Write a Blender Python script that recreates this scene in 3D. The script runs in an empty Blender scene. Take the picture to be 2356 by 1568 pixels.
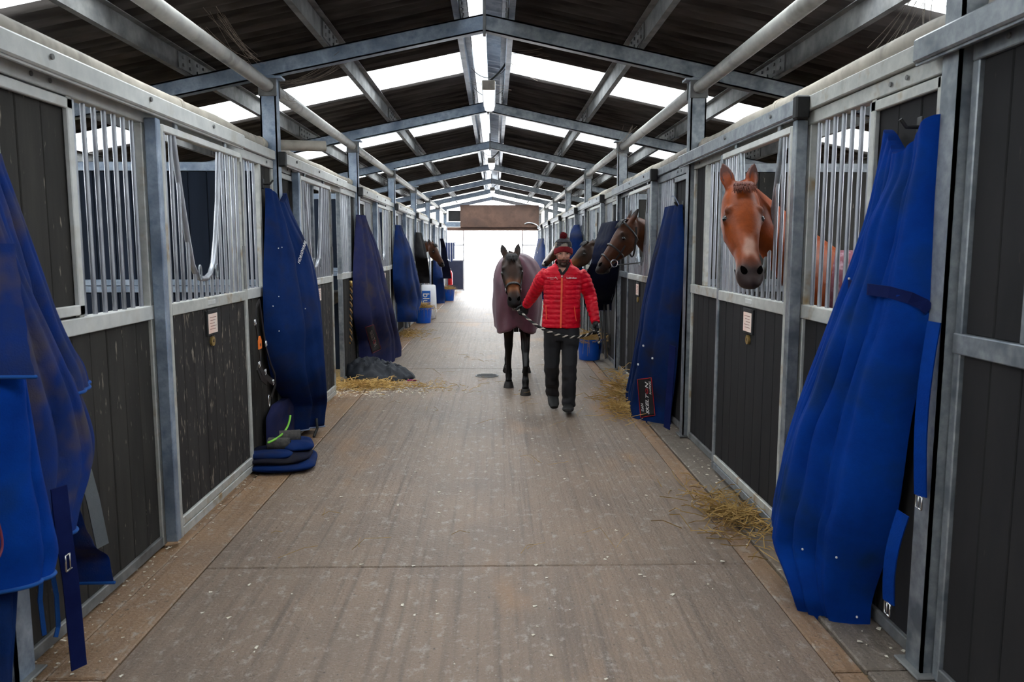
import bpy, bmesh, math, random
from mathutils import Vector, Matrix, noise
random.seed(7)
SC = bpy.context.scene
COL = SC.collection
PI = math.pi

# ------------------------------------------------------------------ camera
F_PX = 1800.0
CAMX, CAMH = 0.08, 1.65
PITCH = math.atan(215 / F_PX)
YAW = math.atan(40 / F_PX * math.cos(PITCH))
cam_d = bpy.data.cameras.new('camera')
cam = bpy.data.objects.new('camera', cam_d)
COL.objects.link(cam)
cam_d.sensor_width = 36.0
cam_d.lens = F_PX / 2356 * 36.0
cam_d.clip_start = 0.05
cam_d.clip_end = 400
cam.location = (CAMX, 0, CAMH)
cam.rotation_euler = (PI / 2 - PITCH, 0, -YAW)
cam_d.dof.use_dof = True
cam_d.dof.focus_distance = 7.5
cam_d.dof.aperture_fstop = 5.6
SC.camera = cam

# ------------------------------------------------------------------ sky and exposure
world = bpy.data.worlds.new('overcast_sky')
SC.world = world
world.use_nodes = True
bg = world.node_tree.nodes['Background']
bg.inputs['Color'].default_value = (0.93, 0.965, 1.0, 1)
bg.inputs['Strength'].default_value = 1.6
SC.view_settings.view_transform = 'Standard'
SC.view_settings.look = 'None'
SC.view_settings.gamma = 1.0
SC.view_settings.use_curve_mapping = False
SC.view_settings.exposure = 3.4

# ------------------------------------------------------------------ sight-line measuring (metres from the photograph)
_fw = Vector((math.sin(YAW) * math.cos(PITCH), math.cos(YAW) * math.cos(PITCH), -math.sin(PITCH)))
_rt = Vector((math.cos(YAW), -math.sin(YAW), 0))
_up = _rt.cross(_fw)
_C = Vector((CAMX, 0, CAMH))
def _ray(x, y):
    return _fw * F_PX + _rt * (x - 1178) - _up * (y - 784)
def at_x(x, y, X):
    d = _ray(x, y); return _C + d * ((X - CAMX) / d.x)
def at_y(x, y, Y):
    d = _ray(x, y); return _C + d * (Y / d.y)
def at_z(x, y, Z):
    d = _ray(x, y); return _C + d * ((Z - CAMH) / d.z)
def px(p):
    v = Vector(p) - _C; z = v.dot(_fw)
    return (1178 + F_PX * v.dot(_rt) / z, 784 - F_PX * v.dot(_up) / z)

# ------------------------------------------------------------------ materials
MATS = {}
def srgb(r, g, b):
    def c(u):
        u /= 255.0
        return u / 12.92 if u <= 0.04045 else ((u + 0.055) / 1.055) ** 2.4
    return (c(r), c(g), c(b), 1.0)

def mat(name, c1, c2=None, rough=0.6, metal=0.0, scale=8.0, stretch=(1, 1, 1), detail=4.0, bump=0.0, bscale=None,
        bstretch=None, c3=None, c3scale=3.0, c3lo=0.55, c3hi=0.7, sheen=0.0, spec=0.5, lo=0.3, hi=0.7, vcol=None, coat=0.0):
    if name in MATS: return MATS[name]
    m = bpy.data.materials.new(name); m.use_nodes = True
    nt = m.node_tree; N = nt.nodes; L = nt.links
    b = N['Principled BSDF']
    b.inputs['Roughness'].default_value = rough
    b.inputs['Metallic'].default_value = metal
    b.inputs['Specular IOR Level'].default_value = spec
    if sheen:
        b.inputs['Sheen Weight'].default_value = sheen
        b.inputs['Sheen Roughness'].default_value = 0.6
    if coat:
        b.inputs['Coat Weight'].default_value = coat
        b.inputs['Coat Roughness'].default_value = 0.25
    tc = N.new('ShaderNodeTexCoord')
    oi = N.new('ShaderNodeObjectInfo')
    ad = N.new('ShaderNodeVectorMath'); ad.operation = 'ADD'
    ml = N.new('ShaderNodeVectorMath'); ml.operation = 'SCALE'
    cx = N.new('ShaderNodeCombineXYZ')
    for i in range(3): L.new(oi.outputs['Random'], cx.inputs[i])
    L.new(cx.outputs[0], ml.inputs[0]); ml.inputs['Scale'].default_value = 17.0
    L.new(tc.outputs['Object'], ad.inputs[0]); L.new(ml.outputs[0], ad.inputs[1])
    def noise_tex(sc, st, det):
        mp = N.new('ShaderNodeMapping'); mp.inputs['Scale'].default_value = st
        L.new(ad.outputs[0], mp.inputs[0])
        t = N.new('ShaderNodeTexNoise'); t.inputs['Scale'].default_value = sc; t.inputs['Detail'].default_value = det
        t.inputs['Roughness'].default_value = 0.62
        L.new(mp.outputs[0], t.inputs['Vector'])
        return t
    def ramp(fac, a, bb, lo_, hi_):
        r = N.new('ShaderNodeMapRange'); r.inputs[1].default_value = lo_; r.inputs[2].default_value = hi_
        L.new(fac, r.inputs[0])
        x = N.new('ShaderNodeMix'); x.data_type = 'RGBA'
        L.new(r.outputs[0], x.inputs['Factor'])
        for s, v in (('A', a), ('B', bb)):
            k = 6 if s == 'A' else 7
            if isinstance(v, tuple): x.inputs[k].default_value = v
            else: L.new(v, x.inputs[k])
        return x.outputs[2]
    if vcol:
        at = N.new('ShaderNodeAttribute'); at.attribute_name = vcol
        base = at.outputs['Color']
        t = noise_tex(scale, stretch, detail)
        hs = N.new('ShaderNodeHueSaturation')
        r = N.new('ShaderNodeMapRange'); r.inputs[1].default_value = 0.25; r.inputs[2].default_value = 0.75
        r.inputs[3].default_value = 0.72; r.inputs[4].default_value = 1.2
        L.new(t.outputs['Fac'], r.inputs[0]); L.new(r.outputs[0], hs.inputs['Value']); L.new(base, hs.inputs['Color'])
        L.new(hs.outputs[0], b.inputs['Base Color'])
    elif c2 is None:
        b.inputs['Base Color'].default_value = c1
    else:
        t = noise_tex(scale, stretch, detail)
        out = ramp(t.outputs['Fac'], c1, c2, lo, hi)
        if c3 is not None:
            t3 = noise_tex(c3scale, stretch, 3.0)
            out = ramp(t3.outputs['Fac'], out, c3, c3lo, c3hi)
        L.new(out, b.inputs['Base Color'])
    if bump:
        t = noise_tex(bscale or scale * 3, bstretch or stretch, 3.0)
        bp = N.new('ShaderNodeBump'); bp.inputs['Strength'].default_value = 1.0; bp.inputs['Distance'].default_value = bump
        L.new(t.outputs['Fac'], bp.inputs['Height']); L.new(bp.outputs[0], b.inputs['Normal'])
    MATS[name] = m
    return m

galv = mat('galvanised_steel', srgb(126, 132, 139), srgb(160, 165, 168), rough=0.42, metal=0.5, scale=22, c3=srgb(100, 107, 115), c3scale=5, c3lo=0.5, c3hi=0.68, bump=0.0006, bscale=60)
galv_blue = mat('cool_galvanised_steel', srgb(120, 136, 156), srgb(172, 184, 198), rough=0.42, metal=0.4, scale=16, c3=srgb(96, 110, 130), c3scale=4, c3lo=0.48, c3hi=0.7, bump=0.0008, bscale=50)
galv_dark = mat('weathered_steel', srgb(96, 98, 100), srgb(140, 140, 138), rough=0.6, metal=0.25, scale=7, c3=srgb(70, 68, 66), c3scale=3, c3lo=0.5, c3hi=0.75)
galv_lit = mat('lit_galvanised_rail', srgb(188, 190, 188), srgb(208, 208, 204), rough=0.5, metal=0.15, scale=10, c3=srgb(176, 172, 160), c3scale=4, c3lo=0.55, c3hi=0.8)  # paler copy of the steel, top light on the left rails put into colour
galv_rust = mat('galvanised_with_dirt', srgb(168, 170, 166), srgb(196, 196, 190), rough=0.55, metal=0.25, scale=14, c3=srgb(150, 122, 78), c3scale=6, c3lo=0.56, c3hi=0.75)
bar_m = mat('bar_steel', srgb(154, 157, 165), srgb(175, 178, 183), rough=0.35, metal=0.55, scale=30, stretch=(1, 1, 0.3), c3=srgb(125, 127, 132), c3scale=10, c3lo=0.55, c3hi=0.75)
plank_m = mat('charcoal_plank', srgb(44, 43, 42), srgb(62, 60, 57), rough=0.8, scale=5, stretch=(1, 1, 0.2), detail=6, c3=srgb(133, 124, 114), c3scale=46, c3lo=0.66, c3hi=0.74, bump=0.0012, bscale=22, bstretch=(1, 1, 0.15), spec=0.14)
plank_scuff = mat('scuffed_charcoal_plank', srgb(40, 38, 38), srgb(57, 55, 54), rough=0.76, scale=4, stretch=(1, 1, 0.22), detail=6, c3=srgb(153, 142, 129), c3scale=40, c3lo=0.60, c3hi=0.72, bump=0.001, bscale=22, bstretch=(1, 1, 0.15), spec=0.16)
plank_r = mat('smooth_charcoal_board', srgb(33, 33, 35), srgb(44, 43, 44), rough=0.75, scale=3, stretch=(1, 1, 0.3), detail=6, c3=srgb(64, 60, 57), c3scale=30, c3lo=0.68, c3hi=0.8, spec=0.16)
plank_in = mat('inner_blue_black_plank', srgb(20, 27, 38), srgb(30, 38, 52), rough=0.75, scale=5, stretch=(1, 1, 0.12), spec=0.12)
black_m = mat('black_rubber', srgb(20, 20, 21), srgb(34, 34, 35), rough=0.6, scale=10)
roof_m = mat('fibre_cement_sheet', srgb(78, 74, 72), srgb(100, 95, 92), rough=0.95, scale=5, stretch=(0.35, 3, 1), detail=6, c3=srgb(56, 52, 50), c3scale=2.2, c3lo=0.42, c3hi=0.62, spec=0.1)
pipe_m = mat('dusty_grey_pipe', srgb(160, 152, 140), srgb(196, 188, 174), rough=0.7, scale=6, c3=srgb(120, 112, 102), c3scale=4, c3lo=0.55, c3hi=0.75)
strut_m = mat('grey_steel_tube', srgb(146, 146, 142), srgb(172, 170, 164), rough=0.5, metal=0.2, scale=9, c3=srgb(110, 108, 104), c3scale=3)
brown_board = mat('brown_coated_board', srgb(84, 62, 52), srgb(118, 88, 72), rough=0.55, scale=4, detail=6, c3=srgb(64, 50, 46), c3scale=2, c3lo=0.5, c3hi=0.75)
white_plastic = mat('white_plastic', srgb(222, 224, 228), srgb(238, 238, 240), rough=0.45, scale=6)
white_paint = mat('white_painted_metal', srgb(214, 218, 224), srgb(230, 232, 234), rough=0.5, scale=5, c3=srgb(170, 165, 150), c3scale=8, c3lo=0.62, c3hi=0.8)
steel_m = mat('polished_steel', srgb(200, 200, 200), rough=0.25, metal=0.9)
brass_m = mat('brass_disc', srgb(190, 160, 96), srgb(150, 124, 70), rough=0.4, metal=0.6, scale=40)
web_m = mat('cobweb', srgb(120, 108, 96), srgb(160, 150, 138), rough=0.9, scale=9)
stone_m = mat('outer_block_wall', srgb(110, 108, 104), srgb(140, 136, 130), rough=0.9, scale=6)

def skylight_mat():
    m = bpy.data.materials.new('translucent_rooflight'); m.use_nodes = True
    nt = m.node_tree; N = nt.nodes; L = nt.links
    for n in list(N): N.remove(n)
    o = N.new('ShaderNodeOutputMaterial')
    tr = N.new('ShaderNodeBsdfTransparent'); tl = N.new('ShaderNodeBsdfTranslucent')
    df = N.new('ShaderNodeBsdfDiffuse'); df.inputs['Color'].default_value = srgb(92, 84, 52)
    tl.inputs['Color'].default_value = (0.62, 0.64, 0.64, 1)
    tr.inputs['Color'].default_value = (0.62, 0.64, 0.64, 1)
    mx = N.new('ShaderNodeMixShader'); mx.inputs[0].default_value = 0.45
    L.new(tr.outputs[0], mx.inputs[1]); L.new(tl.outputs[0], mx.inputs[2])
    tc = N.new('ShaderNodeTexCoord'); mp = N.new('ShaderNodeMapping'); mp.inputs['Scale'].default_value = (1.2, 9, 1)
    t = N.new('ShaderNodeTexNoise'); t.inputs['Scale'].default_value = 2.0; t.inputs['Detail'].default_value = 5
    L.new(tc.outputs['Object'], mp.inputs[0]); L.new(mp.outputs[0], t.inputs['Vector'])
    r = N.new('ShaderNodeMapRange'); r.inputs[1].default_value = 0.66; r.inputs[2].default_value = 0.74
    r.inputs[4].default_value = 0.8
    L.new(t.outputs['Fac'], r.inputs[0])
    m2 = N.new('ShaderNodeMixShader'); L.new(r.outputs[0], m2.inputs[0]); L.new(mx.outputs[0], m2.inputs[1]); L.new(df.outputs[0], m2.inputs[2])
    L.new(m2.outputs[0], o.inputs['Surface'])
    return m
sky_m = skylight_mat()
def ridge_mat():
    m = bpy.data.materials.new('dusty_translucent_ridge'); m.use_nodes = True
    N = m.node_tree.nodes; L = m.node_tree.links
    for n in list(N): N.remove(n)
    o = N.new('ShaderNodeOutputMaterial'); tl = N.new('ShaderNodeBsdfTranslucent'); df = N.new('ShaderNodeBsdfDiffuse')
    tl.inputs['Color'].default_value = (.16, .17, .18, 1); df.inputs['Color'].default_value = (.35, .36, .37, 1)
    x = N.new('ShaderNodeMixShader'); x.inputs[0].default_value = .35; L.new(tl.outputs[0], x.inputs[1]); L.new(df.outputs[0], x.inputs[2]); L.new(x.outputs[0], o.inputs[0])
    return m
ridge_m = ridge_mat()

# ------------------------------------------------------------------ mesh builder
class MB:
    def __init__(s): s.v = []; s.f = []
    def add(s, vs, fs):
        n = len(s.v); s.v += [tuple(v) for v in vs]; s.f += [tuple(i + n for i in f) for f in fs]; return s
    def box(s, a, b):
        x0, x1 = sorted((a[0], b[0])); y0, y1 = sorted((a[1], b[1])); z0, z1 = sorted((a[2], b[2]))
        return s.add([(x0, y0, z0), (x1, y0, z0), (x1, y1, z0), (x0, y1, z0), (x0, y0, z1), (x1, y0, z1), (x1, y1, z1), (x0, y1, z1)],
                     [(3, 2, 1, 0), (4, 5, 6, 7), (0, 1, 5, 4), (1, 2, 6, 5), (2, 3, 7, 6), (3, 0, 4, 7)])
    def bbox(s, a, b, c=0.004):
        """box with chamfered edges"""
        x0, x1 = sorted((a[0], b[0])); y0, y1 = sorted((a[1], b[1])); z0, z1 = sorted((a[2], b[2]))
        c = min(c, (x1 - x0) * .45, (y1 - y0) * .45, (z1 - z0) * .45)
        bm = bmesh.new()
        bmesh.ops.create_cube(bm, size=1, matrix=Matrix.Translation(((x0 + x1) / 2, (y0 + y1) / 2, (z0 + z1) / 2)) @ Matrix.Diagonal((x1 - x0, y1 - y0, z1 - z0, 1)))
        bmesh.ops.bevel(bm, geom=bm.edges[:], offset=c, segments=1, affect='EDGES')
        bm.verts.index_update()
        s.add([v.co[:] for v in bm.verts], [[v.index for v in f.verts] for f in bm.faces]); bm.free()
        return s
    def tube(s, pts, r, n=8, caps=True, up=None):
        pts = [Vector(p) for p in pts]; rs = r if isinstance(r, (list, tuple)) else [r] * len(pts)
        vs = []; fs = []; prev = None
        for i, p in enumerate(pts):
            t = (pts[min(i + 1, len(pts) - 1)] - pts[max(i - 1, 0)])
            t = t.normalized() if t.length > 1e-9 else Vector((0, 0, 1))
            if prev is None:
                a = Vector((0, 0, 1)) if abs(t.z) < 0.9 else Vector((1, 0, 0))
                u = t.cross(a).normalized()
            else:
                u = (prev - t * prev.dot(t)); u = u.normalized() if u.length > 1e-6 else t.orthogonal().normalized()
            prev = u; w = t.cross(u)
            for k in range(n):
                an = 2 * PI * k / n
                vs.append(p + (u * math.cos(an) + w * math.sin(an)) * rs[i])
        for i in range(len(pts) - 1):
            for k in range(n):
                k2 = (k + 1) % n
                fs.append((i * n + k, i * n + k2, (i + 1) * n + k2, (i + 1) * n + k))
        if caps:
            fs.append(tuple(range(n))[::-1]); m = (len(pts) - 1) * n; fs.append(tuple(m + k for k in range(n)))
        return s.add(vs, fs)
    def ribbon(s, pts, wid, th, nrm):
        """flat strap along pts; wid along (tangent x nrm)"""
        pts = [Vector(p) for p in pts]; vs = []; fs = []
        for i, p in enumerate(pts):
            t = (pts[min(i + 1, len(pts) - 1)] - pts[max(i - 1, 0)]).normalized()
            nn = Vector(nrm(i) if callable(nrm) else nrm); nn = (nn - t * nn.dot(t)).normalized()
            w = t.cross(nn)
            for a, bq in ((-1, -1), (1, -1), (1, 1), (-1, 1)):
                vs.append(p + w * wid / 2 * a + nn * th / 2 * bq)
        for i in range(len(pts) - 1):
            for k in range(4):
                k2 = (k + 1) % 4
                fs.append((i * 4 + k, i * 4 + k2, i * 4 + 4 + k2, i * 4 + 4 + k))
        fs.append((3, 2, 1, 0)); m = (len(pts) - 1) * 4; fs.append((m, m + 1, m + 2, m + 3))
        return s.add(vs, fs)
    def lathe(s, prof, c=(0, 0, 0), n=24, cap0=True, cap1=True):
        vs = []; fs = []
        for r, z in prof:
            for k in range(n):
                a = 2 * PI * k / n; vs.append((c[0] + r * math.cos(a), c[1] + r * math.sin(a), c[2] + z))
        for i in range(len(prof) - 1):
            for k in range(n):
                k2 = (k + 1) % n; fs.append((i * n + k, i * n + k2, i * n + n + k2, i * n + n + k))
        if cap0: fs.append(tuple(range(n))[::-1])
        if cap1: fs.append(tuple((len(prof) - 1) * n + k for k in range(n)))
        return s.add(vs, fs)
    def prism(s, poly, axis, a, b):
        """extrude 2-D polygon along axis between a and b; the polygon is in the other two axes in order"""
        n = len(poly); vs = []
        for t in (a, b):
            for p in poly:
                q = [p[0], p[1]]; q.insert(axis, t); vs.append(tuple(q))
        fs = [tuple(range(n))[::-1], tuple(range(n, 2 * n))]
        for k in range(n): fs.append((k, (k + 1) % n, n + (k + 1) % n, n + k))
        return s.add(vs, fs)
    def grid(s, rows, close=False):
        n = len(rows[0]); vs = [p for r in rows for p in r]; fs = []
        for i in range(len(rows) - 1):
            for k in range(n if close else n - 1):
                k2 = (k + 1) % n
                fs.append((i * n + k, i * n + k2, i * n + n + k2, i * n + n + k))
        return s.add(vs, fs)
    def mesh(s, name, off=(0, 0, 0), smooth=False, angle=None):
        me = bpy.data.meshes.new(name)
        o = Vector(off)
        me.from_pydata([Vector(v) - o for v in s.v], [], s.f)
        bm = bmesh.new(); bm.from_mesh(me); bmesh.ops.recalc_face_normals(bm, faces=bm.faces[:]); bm.to_mesh(me); bm.free()
        if smooth or angle:
            me.polygons.foreach_set('use_smooth', [True] * len(me.polygons))
            if angle: me.set_sharp_from_angle(angle=math.radians(angle))
        me.update()
        return me
    def build(s, name, m, parent=None, smooth=False, angle=None):
        off = parent_loc(parent)
        me = s.mesh(name, off, smooth, angle)
        return link(name, me, m, parent)

def parent_loc(p):
    v = Vector((0, 0, 0))
    while p is not None:
        v += Vector(p.location); p = p.parent
    return v
def link(name, me, m=None, parent=None, loc=(0, 0, 0)):
    o = bpy.data.objects.new(name, me)
    COL.objects.link(o)
    if m is not None:
        if me.materials: pass
        else: me.materials.append(m)
    o.parent = parent
    o.location = loc
    return o
def tag(o, label, cat=None, group=None, kind=None):
    if label: o['label'] = label
    if cat: o['category'] = cat
    if group: o['group'] = group
    if kind: o['kind'] = kind
    return o
def thing(name, label, cat, loc=(0, 0, 0), group=None, kind=None):
    o = bpy.data.objects.new(name, None); o.empty_display_size = 0.1
    COL.objects.link(o); o.location = loc
    return tag(o, label, cat, group, kind)
ORD = ['nearest', 'second', 'third', 'fourth', 'fifth', 'sixth', 'seventh', 'eighth']

# ------------------------------------------------------------------ text as flat lettering
def text_mesh(body, size, ext=0.0008, spacing=1.0):
    cu = bpy.data.curves.new('lettering', 'FONT'); cu.body = body; cu.size = size; cu.align_x = 'CENTER'; cu.align_y = 'CENTER'
    cu.extrude = ext; cu.space_character = spacing; cu.resolution_u = 3; cu.offset = size * 0.012
    o = bpy.data.objects.new('lettering_tmp', cu); COL.objects.link(o)
    dg = bpy.context.evaluated_depsgraph_get()
    me = bpy.data.meshes.new_from_object(o.evaluated_get(dg)); me.name = 'lettering'
    bpy.data.objects.remove(o); bpy.data.curves.remove(cu)
    return me
def text_at(body, size, origin, xdir, ydir, m, parent, name='lettering', ext=0.0008, spacing=1.0, warp=None, accent=None):
    me = text_mesh(body, size, ext, spacing)
    if accent:                                   # (letter index, material): one letter in another colour
        k, am = accent; me.materials.clear(); me.materials.append(m); me.materials.append(am)
        def wid(t): x = [v.co.x for v in text_mesh(t, size, ext, spacing).vertices]; return max(x) - min(x)
        W0, Wa, Wb = wid(body), wid(body[:k]), wid(body[:k + 1])
        for p in me.polygons: p.material_index = 1 if Wa - W0 / 2 < p.center.x < Wb - W0 / 2 + size * .02 else 0
    X = Vector(xdir).normalized(); Y = Vector(ydir); Y = (Y - X * Y.dot(X)).normalized(); Z = X.cross(Y)
    M = Matrix((X, Y, Z)).transposed()
    off = parent_loc(parent); og = Vector(origin)
    for v in me.vertices:
        p = og + M @ v.co
        if warp: p = warp(p)
        v.co = p - off
    me.update()
    return link(name, me, m, parent)
# ================================================================== the building
F0, BAY = 6.75, 3.87
def frame_y(k): return F0 + BAY * k           # k = -3 .. 6
K0, K1 = -4, 6
YA, YB = frame_y(K0), frame_y(K1)
WX = 1.79                                       # stall-front line
RZ, SL = 3.72, 0.21                             # roof sheet underside at ridge, slope
XE = 5.85                                       # eaves
def roof_z(x): return RZ - SL * abs(x)

# ---- floor
def concrete(name, a, b, c, ycol, scale):
    m = bpy.data.materials.new(name); m.use_nodes = True
    nt = m.node_tree; N = nt.nodes; L = nt.links; bs = N['Principled BSDF']
    bs.inputs['Roughness'].default_value = 0.52; bs.inputs['Specular IOR Level'].default_value = 0.45
    g = N.new('ShaderNodeNewGeometry')
    def nz(sc, st, det=5, rg=0.6):
        mp = N.new('ShaderNodeMapping'); mp.inputs['Scale'].default_value = st; L.new(g.outputs['Position'], mp.inputs[0])
        t = N.new('ShaderNodeTexNoise'); t.inputs['Scale'].default_value = sc; t.inputs['Detail'].default_value = det; t.inputs['Roughness'].default_value = rg
        L.new(mp.outputs[0], t.inputs['Vector']); return t.outputs['Fac']
    def mixc(f, A, B, lo, hi):
        r = N.new('ShaderNodeMapRange'); r.inputs[1].default_value = lo; r.inputs[2].default_value = hi; L.new(f, r.inputs[0])
        x = N.new('ShaderNodeMix'); x.data_type = 'RGBA'; L.new(r.outputs[0], x.inputs['Factor'])
        for k, v in ((6, A), (7, B)):
            if isinstance(v, tuple): x.inputs[k].default_value = v
            else: L.new(v, x.inputs[k])
        return x.outputs[2]
    o = mixc(nz(1.1, (1, 0.8, 1)), a, b, 0.35, 0.65)
    o = mixc(nz(24, (1, 0.02, 1), 2), o, c, 0.50, 0.84)          # brushed streaks along the aisle
    o = mixc(nz(16, (1, .7, 1), 6, 0.75), o, srgb(164, 155, 145), 0.54, 0.72)
    o = mixc(nz(150, (1, .6, 1), 3, 0.8), o, srgb(196, 188, 176), 0.62, 0.72)
    o = mixc(nz(48, (1, 1, 1), 3), o, srgb(62, 54, 48), 0.62, 0.74)
    o = mixc(nz(0.8, (1.4, 0.5, 1), 4), o, ycol, 0.56, 0.72)
    o = mixc(nz(5.0, (1, 1, 1), 6, 0.7), o, srgb(170, 160, 150), 0.64, 0.80)
    L.new(o, bs.inputs['Base Color'])
    bp = N.new('ShaderNodeBump'); bp.inputs['Distance'].default_value = 0.006; bp.inputs['Strength'].default_value = 1.0
    ad = N.new('ShaderNodeMath'); ad.operation = 'ADD'
    L.new(nz(24, (1, 0.02, 1), 2), ad.inputs[0]); L.new(nz(60, (1, 1, 1), 4), ad.inputs[1])
    L.new(ad.outputs[0], bp.inputs['Height']); L.new(bp.outputs[0], bs.inputs['Normal'])
    return m
conc_m = concrete('tamped_concrete', srgb(132, 111, 93), srgb(113, 97, 84), srgb(90, 76, 66), srgb(146, 110, 76), 1)
strip_m = concrete('stained_concrete_strip', srgb(150, 118, 88), srgb(128, 104, 84), srgb(112, 86, 62), srgb(128, 92, 44), 1)
pale_m = concrete('pale_concrete_edge', srgb(124, 112, 100), srgb(104, 94, 84), srgb(84, 76, 68), srgb(140, 118, 96), 1)
yard_m = mat('pale_yard_concrete', srgb(190, 188, 186), srgb(206, 204, 200), rough=0.9, scale=1)
bed_m = mat('straw_bedding', srgb(120, 98, 62), srgb(160, 134, 88), rough=0.95, scale=30, bump=0.01, bscale=40)

fl = thing('floor', 'brown tamped concrete aisle floor', None, kind='structure')
MB().box((-XE, YA, -0.14), (XE, YB, -0.03)).build('base', bed_m, fl)
JO = [YA, -9.5 + 1.0, -2.8, 3.92, 10.62, 17.3, 23.9, YB]
for i in range(len(JO) - 1):
    MB().bbox((-1.42, JO[i] + .005, -.12), (1.40, JO[i + 1] - .005, 0.0), .006).build('slab', conc_m, fl)
for k in range(K0, K1):
    a, b = frame_y(k) + .006, frame_y(k + 1) - .006
    MB().bbox((-1.66, a, -.12), (-1.432, b, -.004), .006).build('edge_strip', strip_m, fl)
    MB().bbox((-1.92, a, -.12), (-1.672, b, -.012), .006).build('edge_strip', strip_m, fl)
    MB().bbox((1.412, a, -.12), (1.53, b, -.010), .006).build('edge_strip', strip_m, fl)
    MB().bbox((1.542, a, -.12), (1.92, b, -.004), .006).build('edge_strip', pale_m, fl)
yd = MB().box((-60, YB + .02, -.2), (60, YB + 90, -.02)).build('ground_far', yard_m); tag(yd, 'pale concrete yard outside the far doorway', None, kind='structure')
yd = MB().box((-60, YA - 60, -.2), (60, YA - .02, -.02)).build('ground_near', yard_m); tag(yd, 'pale concrete yard behind the near end', None, kind='structure')

# ---- roof sheets
ceil = thing('ceiling', 'dark corrugated roof on galvanised steel frames', None, kind='structure')
SW = BAY / 4
def sheet_mesh(name, side, x0=0.15, x1=XE + .25):
    n = 56; vs = []; fs = []
    for i in range(n + 1):
        y = SW * i / n + 0.0; dz = 0.030 * math.cos(2 * PI * 7 * i / n)
        for x in (x0, x1):
            vs.append((side * x, y, roof_z(x) + dz + .03))
    for i in range(n + 1):
        y = SW * i / n; dz = 0.030 * math.cos(2 * PI * 7 * i / n)
        for x in (x0, x1):
            vs.append((side * x, y, roof_z(x) + dz + .038))
    m2 = 2 * (n + 1)
    for i in range(n):
        fs.append((i * 2, i * 2 + 1, i * 2 + 3, i * 2 + 2)); fs.append((m2 + i * 2, m2 + i * 2 + 2, m2 + i * 2 + 3, m2 + i * 2 + 1))
        fs.append((i * 2, i * 2 + 2, m2 + i * 2 + 2, m2 + i * 2)); fs.append((i * 2 + 1, m2 + i * 2 + 1, m2 + i * 2 + 3, i * 2 + 3))
    fs.append((0, m2, m2 + 1, 1)); fs.append((2 * n, 2 * n + 1, m2 + 2 * n + 1, m2 + 2 * n))
    q = MB(); q.add(vs, fs); return q.mesh(name, smooth=True, angle=50)
def sky_mesh(name, side, x0=0.15, x1=XE + .25):
    n = 56; rows = []
    for i in range(n + 1):
        dz = 0.030 * math.cos(2 * PI * 7 * i / n)
        rows.append([(side * x, SW * i / n, roof_z(x) + dz + .033) for x in (x0, x1)])
    q = MB(); q.grid(rows); return q.mesh(name, smooth=True)
shm = {s: sheet_mesh('roof_sheet', s) for s in (-1, 1)}
skm = {s: sky_mesh('rooflight', s) for s in (-1, 1)}
for k in range(K0, K1):
    for i in range(4):
        for s in (-1, 1):
            y = frame_y(k) + SW * i + (.78 if k >= 0 else .33)
            if i == 1 and k > -3: o = link('rooflight', skm[s], sky_m, ceil, (0, y, 0))  # rooflights left out in the unseen rear bays to dim frontal light
            else: o = link('roof_sheet', shm[s], roof_m, ceil, (0, y, 0))

for s in (-1, 1): link('roof_sheet', shm[s], roof_m, ceil, (0, frame_y(0) + .78 - SW, .012))
# ---- ridge: one translucent and one steel capping panel per half bay
cap_sky = sky_m
for k in range(K0, K1):
    for i in range(2):
        y0 = frame_y(k) + BAY / 2 * i; rows = {-1: [], 1: []}
        n = 30
        for j in range(n + 1):
            dz = 0.012 * math.cos(2 * PI * 12 * j / n)
            y = y0 + BAY / 2 * j / n
            for s in (-1, 1):
                rows[s].append([(0, y, RZ + .10 + dz), (s * .13, y, RZ + .075 + dz), (s * .30, y, RZ + .03 + dz)])
        for s in (-1, 1):
            q = MB(); q.grid(rows[s]); q.build('ridge_cap', ridge_m if s < 0 else galv_blue, ceil, smooth=True)

# ---- frames: rafters, apex plates, posts
RT = RZ - .16                                   # rafter top at ridge
def rafter(side, k):
    y = frame_y(k); q = MB()
    # channel section, web on the near side
    for (ya, yb, d0, d1) in ((-.035, -.025, 0, .135), (-.035, .045, 0, .012), (-.035, .045, .123, .135)):
        x0, x1 = 0.012, XE
        vs = []
        for yy in (ya, yb):
            for x, d in ((x0, d0), (x1, d0), (x1, d1), (x0, d1)):
                vs.append((side * x, y + yy, RT - SL * x - d))
        q.add(vs, [(0, 1, 2, 3), (7, 6, 5, 4), (0, 4, 5, 1), (1, 5, 6, 2), (2, 6, 7, 3), (3, 7, 4, 0)])
    return q.build('rafter', galv_blue if side < 0 else galv, ceil)
NPOST = [0]
for k in range(K0, K1 + 1):
    y = frame_y(k)
    for s in (-1, 1): rafter(s, k)
    q = MB(); q.box((-.012, y - .06, RT - .16), (.012, y + .05, RT + .13)); q.build('apex_plate', galv_dark, ceil)
    for s in (-1, 1):
        q = MB()
        xa, xb = WX - .065, WX + .065
        # H-section post
        q.box((s * xa, y - .055, 0), (s * (xa + .012), y + .055, RT - SL * WX - .125)); q.box((s * (xb - .012), y - .055, 0), (s * xb, y + .055, RT - SL * WX - .125))
        q.box((s * xa, y - .055, 0), (s * xb, y - .045, RT - SL * WX - .125))
        q.box((s * (xa - .05), y - .07, RT - SL * WX - .150), (s * (xb + .05), y + .07, RT - SL * WX - .133))
        NPOST[0] += 1; po = q.build('trim_%d' % NPOST[0], galv_blue if s < 0 else galv); tag(po, 'galvanised steel roof post', None, kind='structure')
        if k > K0 and k < K1: MB().bbox((s * (xa - .03), y - .09, 0.0), (s * (xb + .03), y + .09, .012)).build('base_plate', galv_dark, po)

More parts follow.
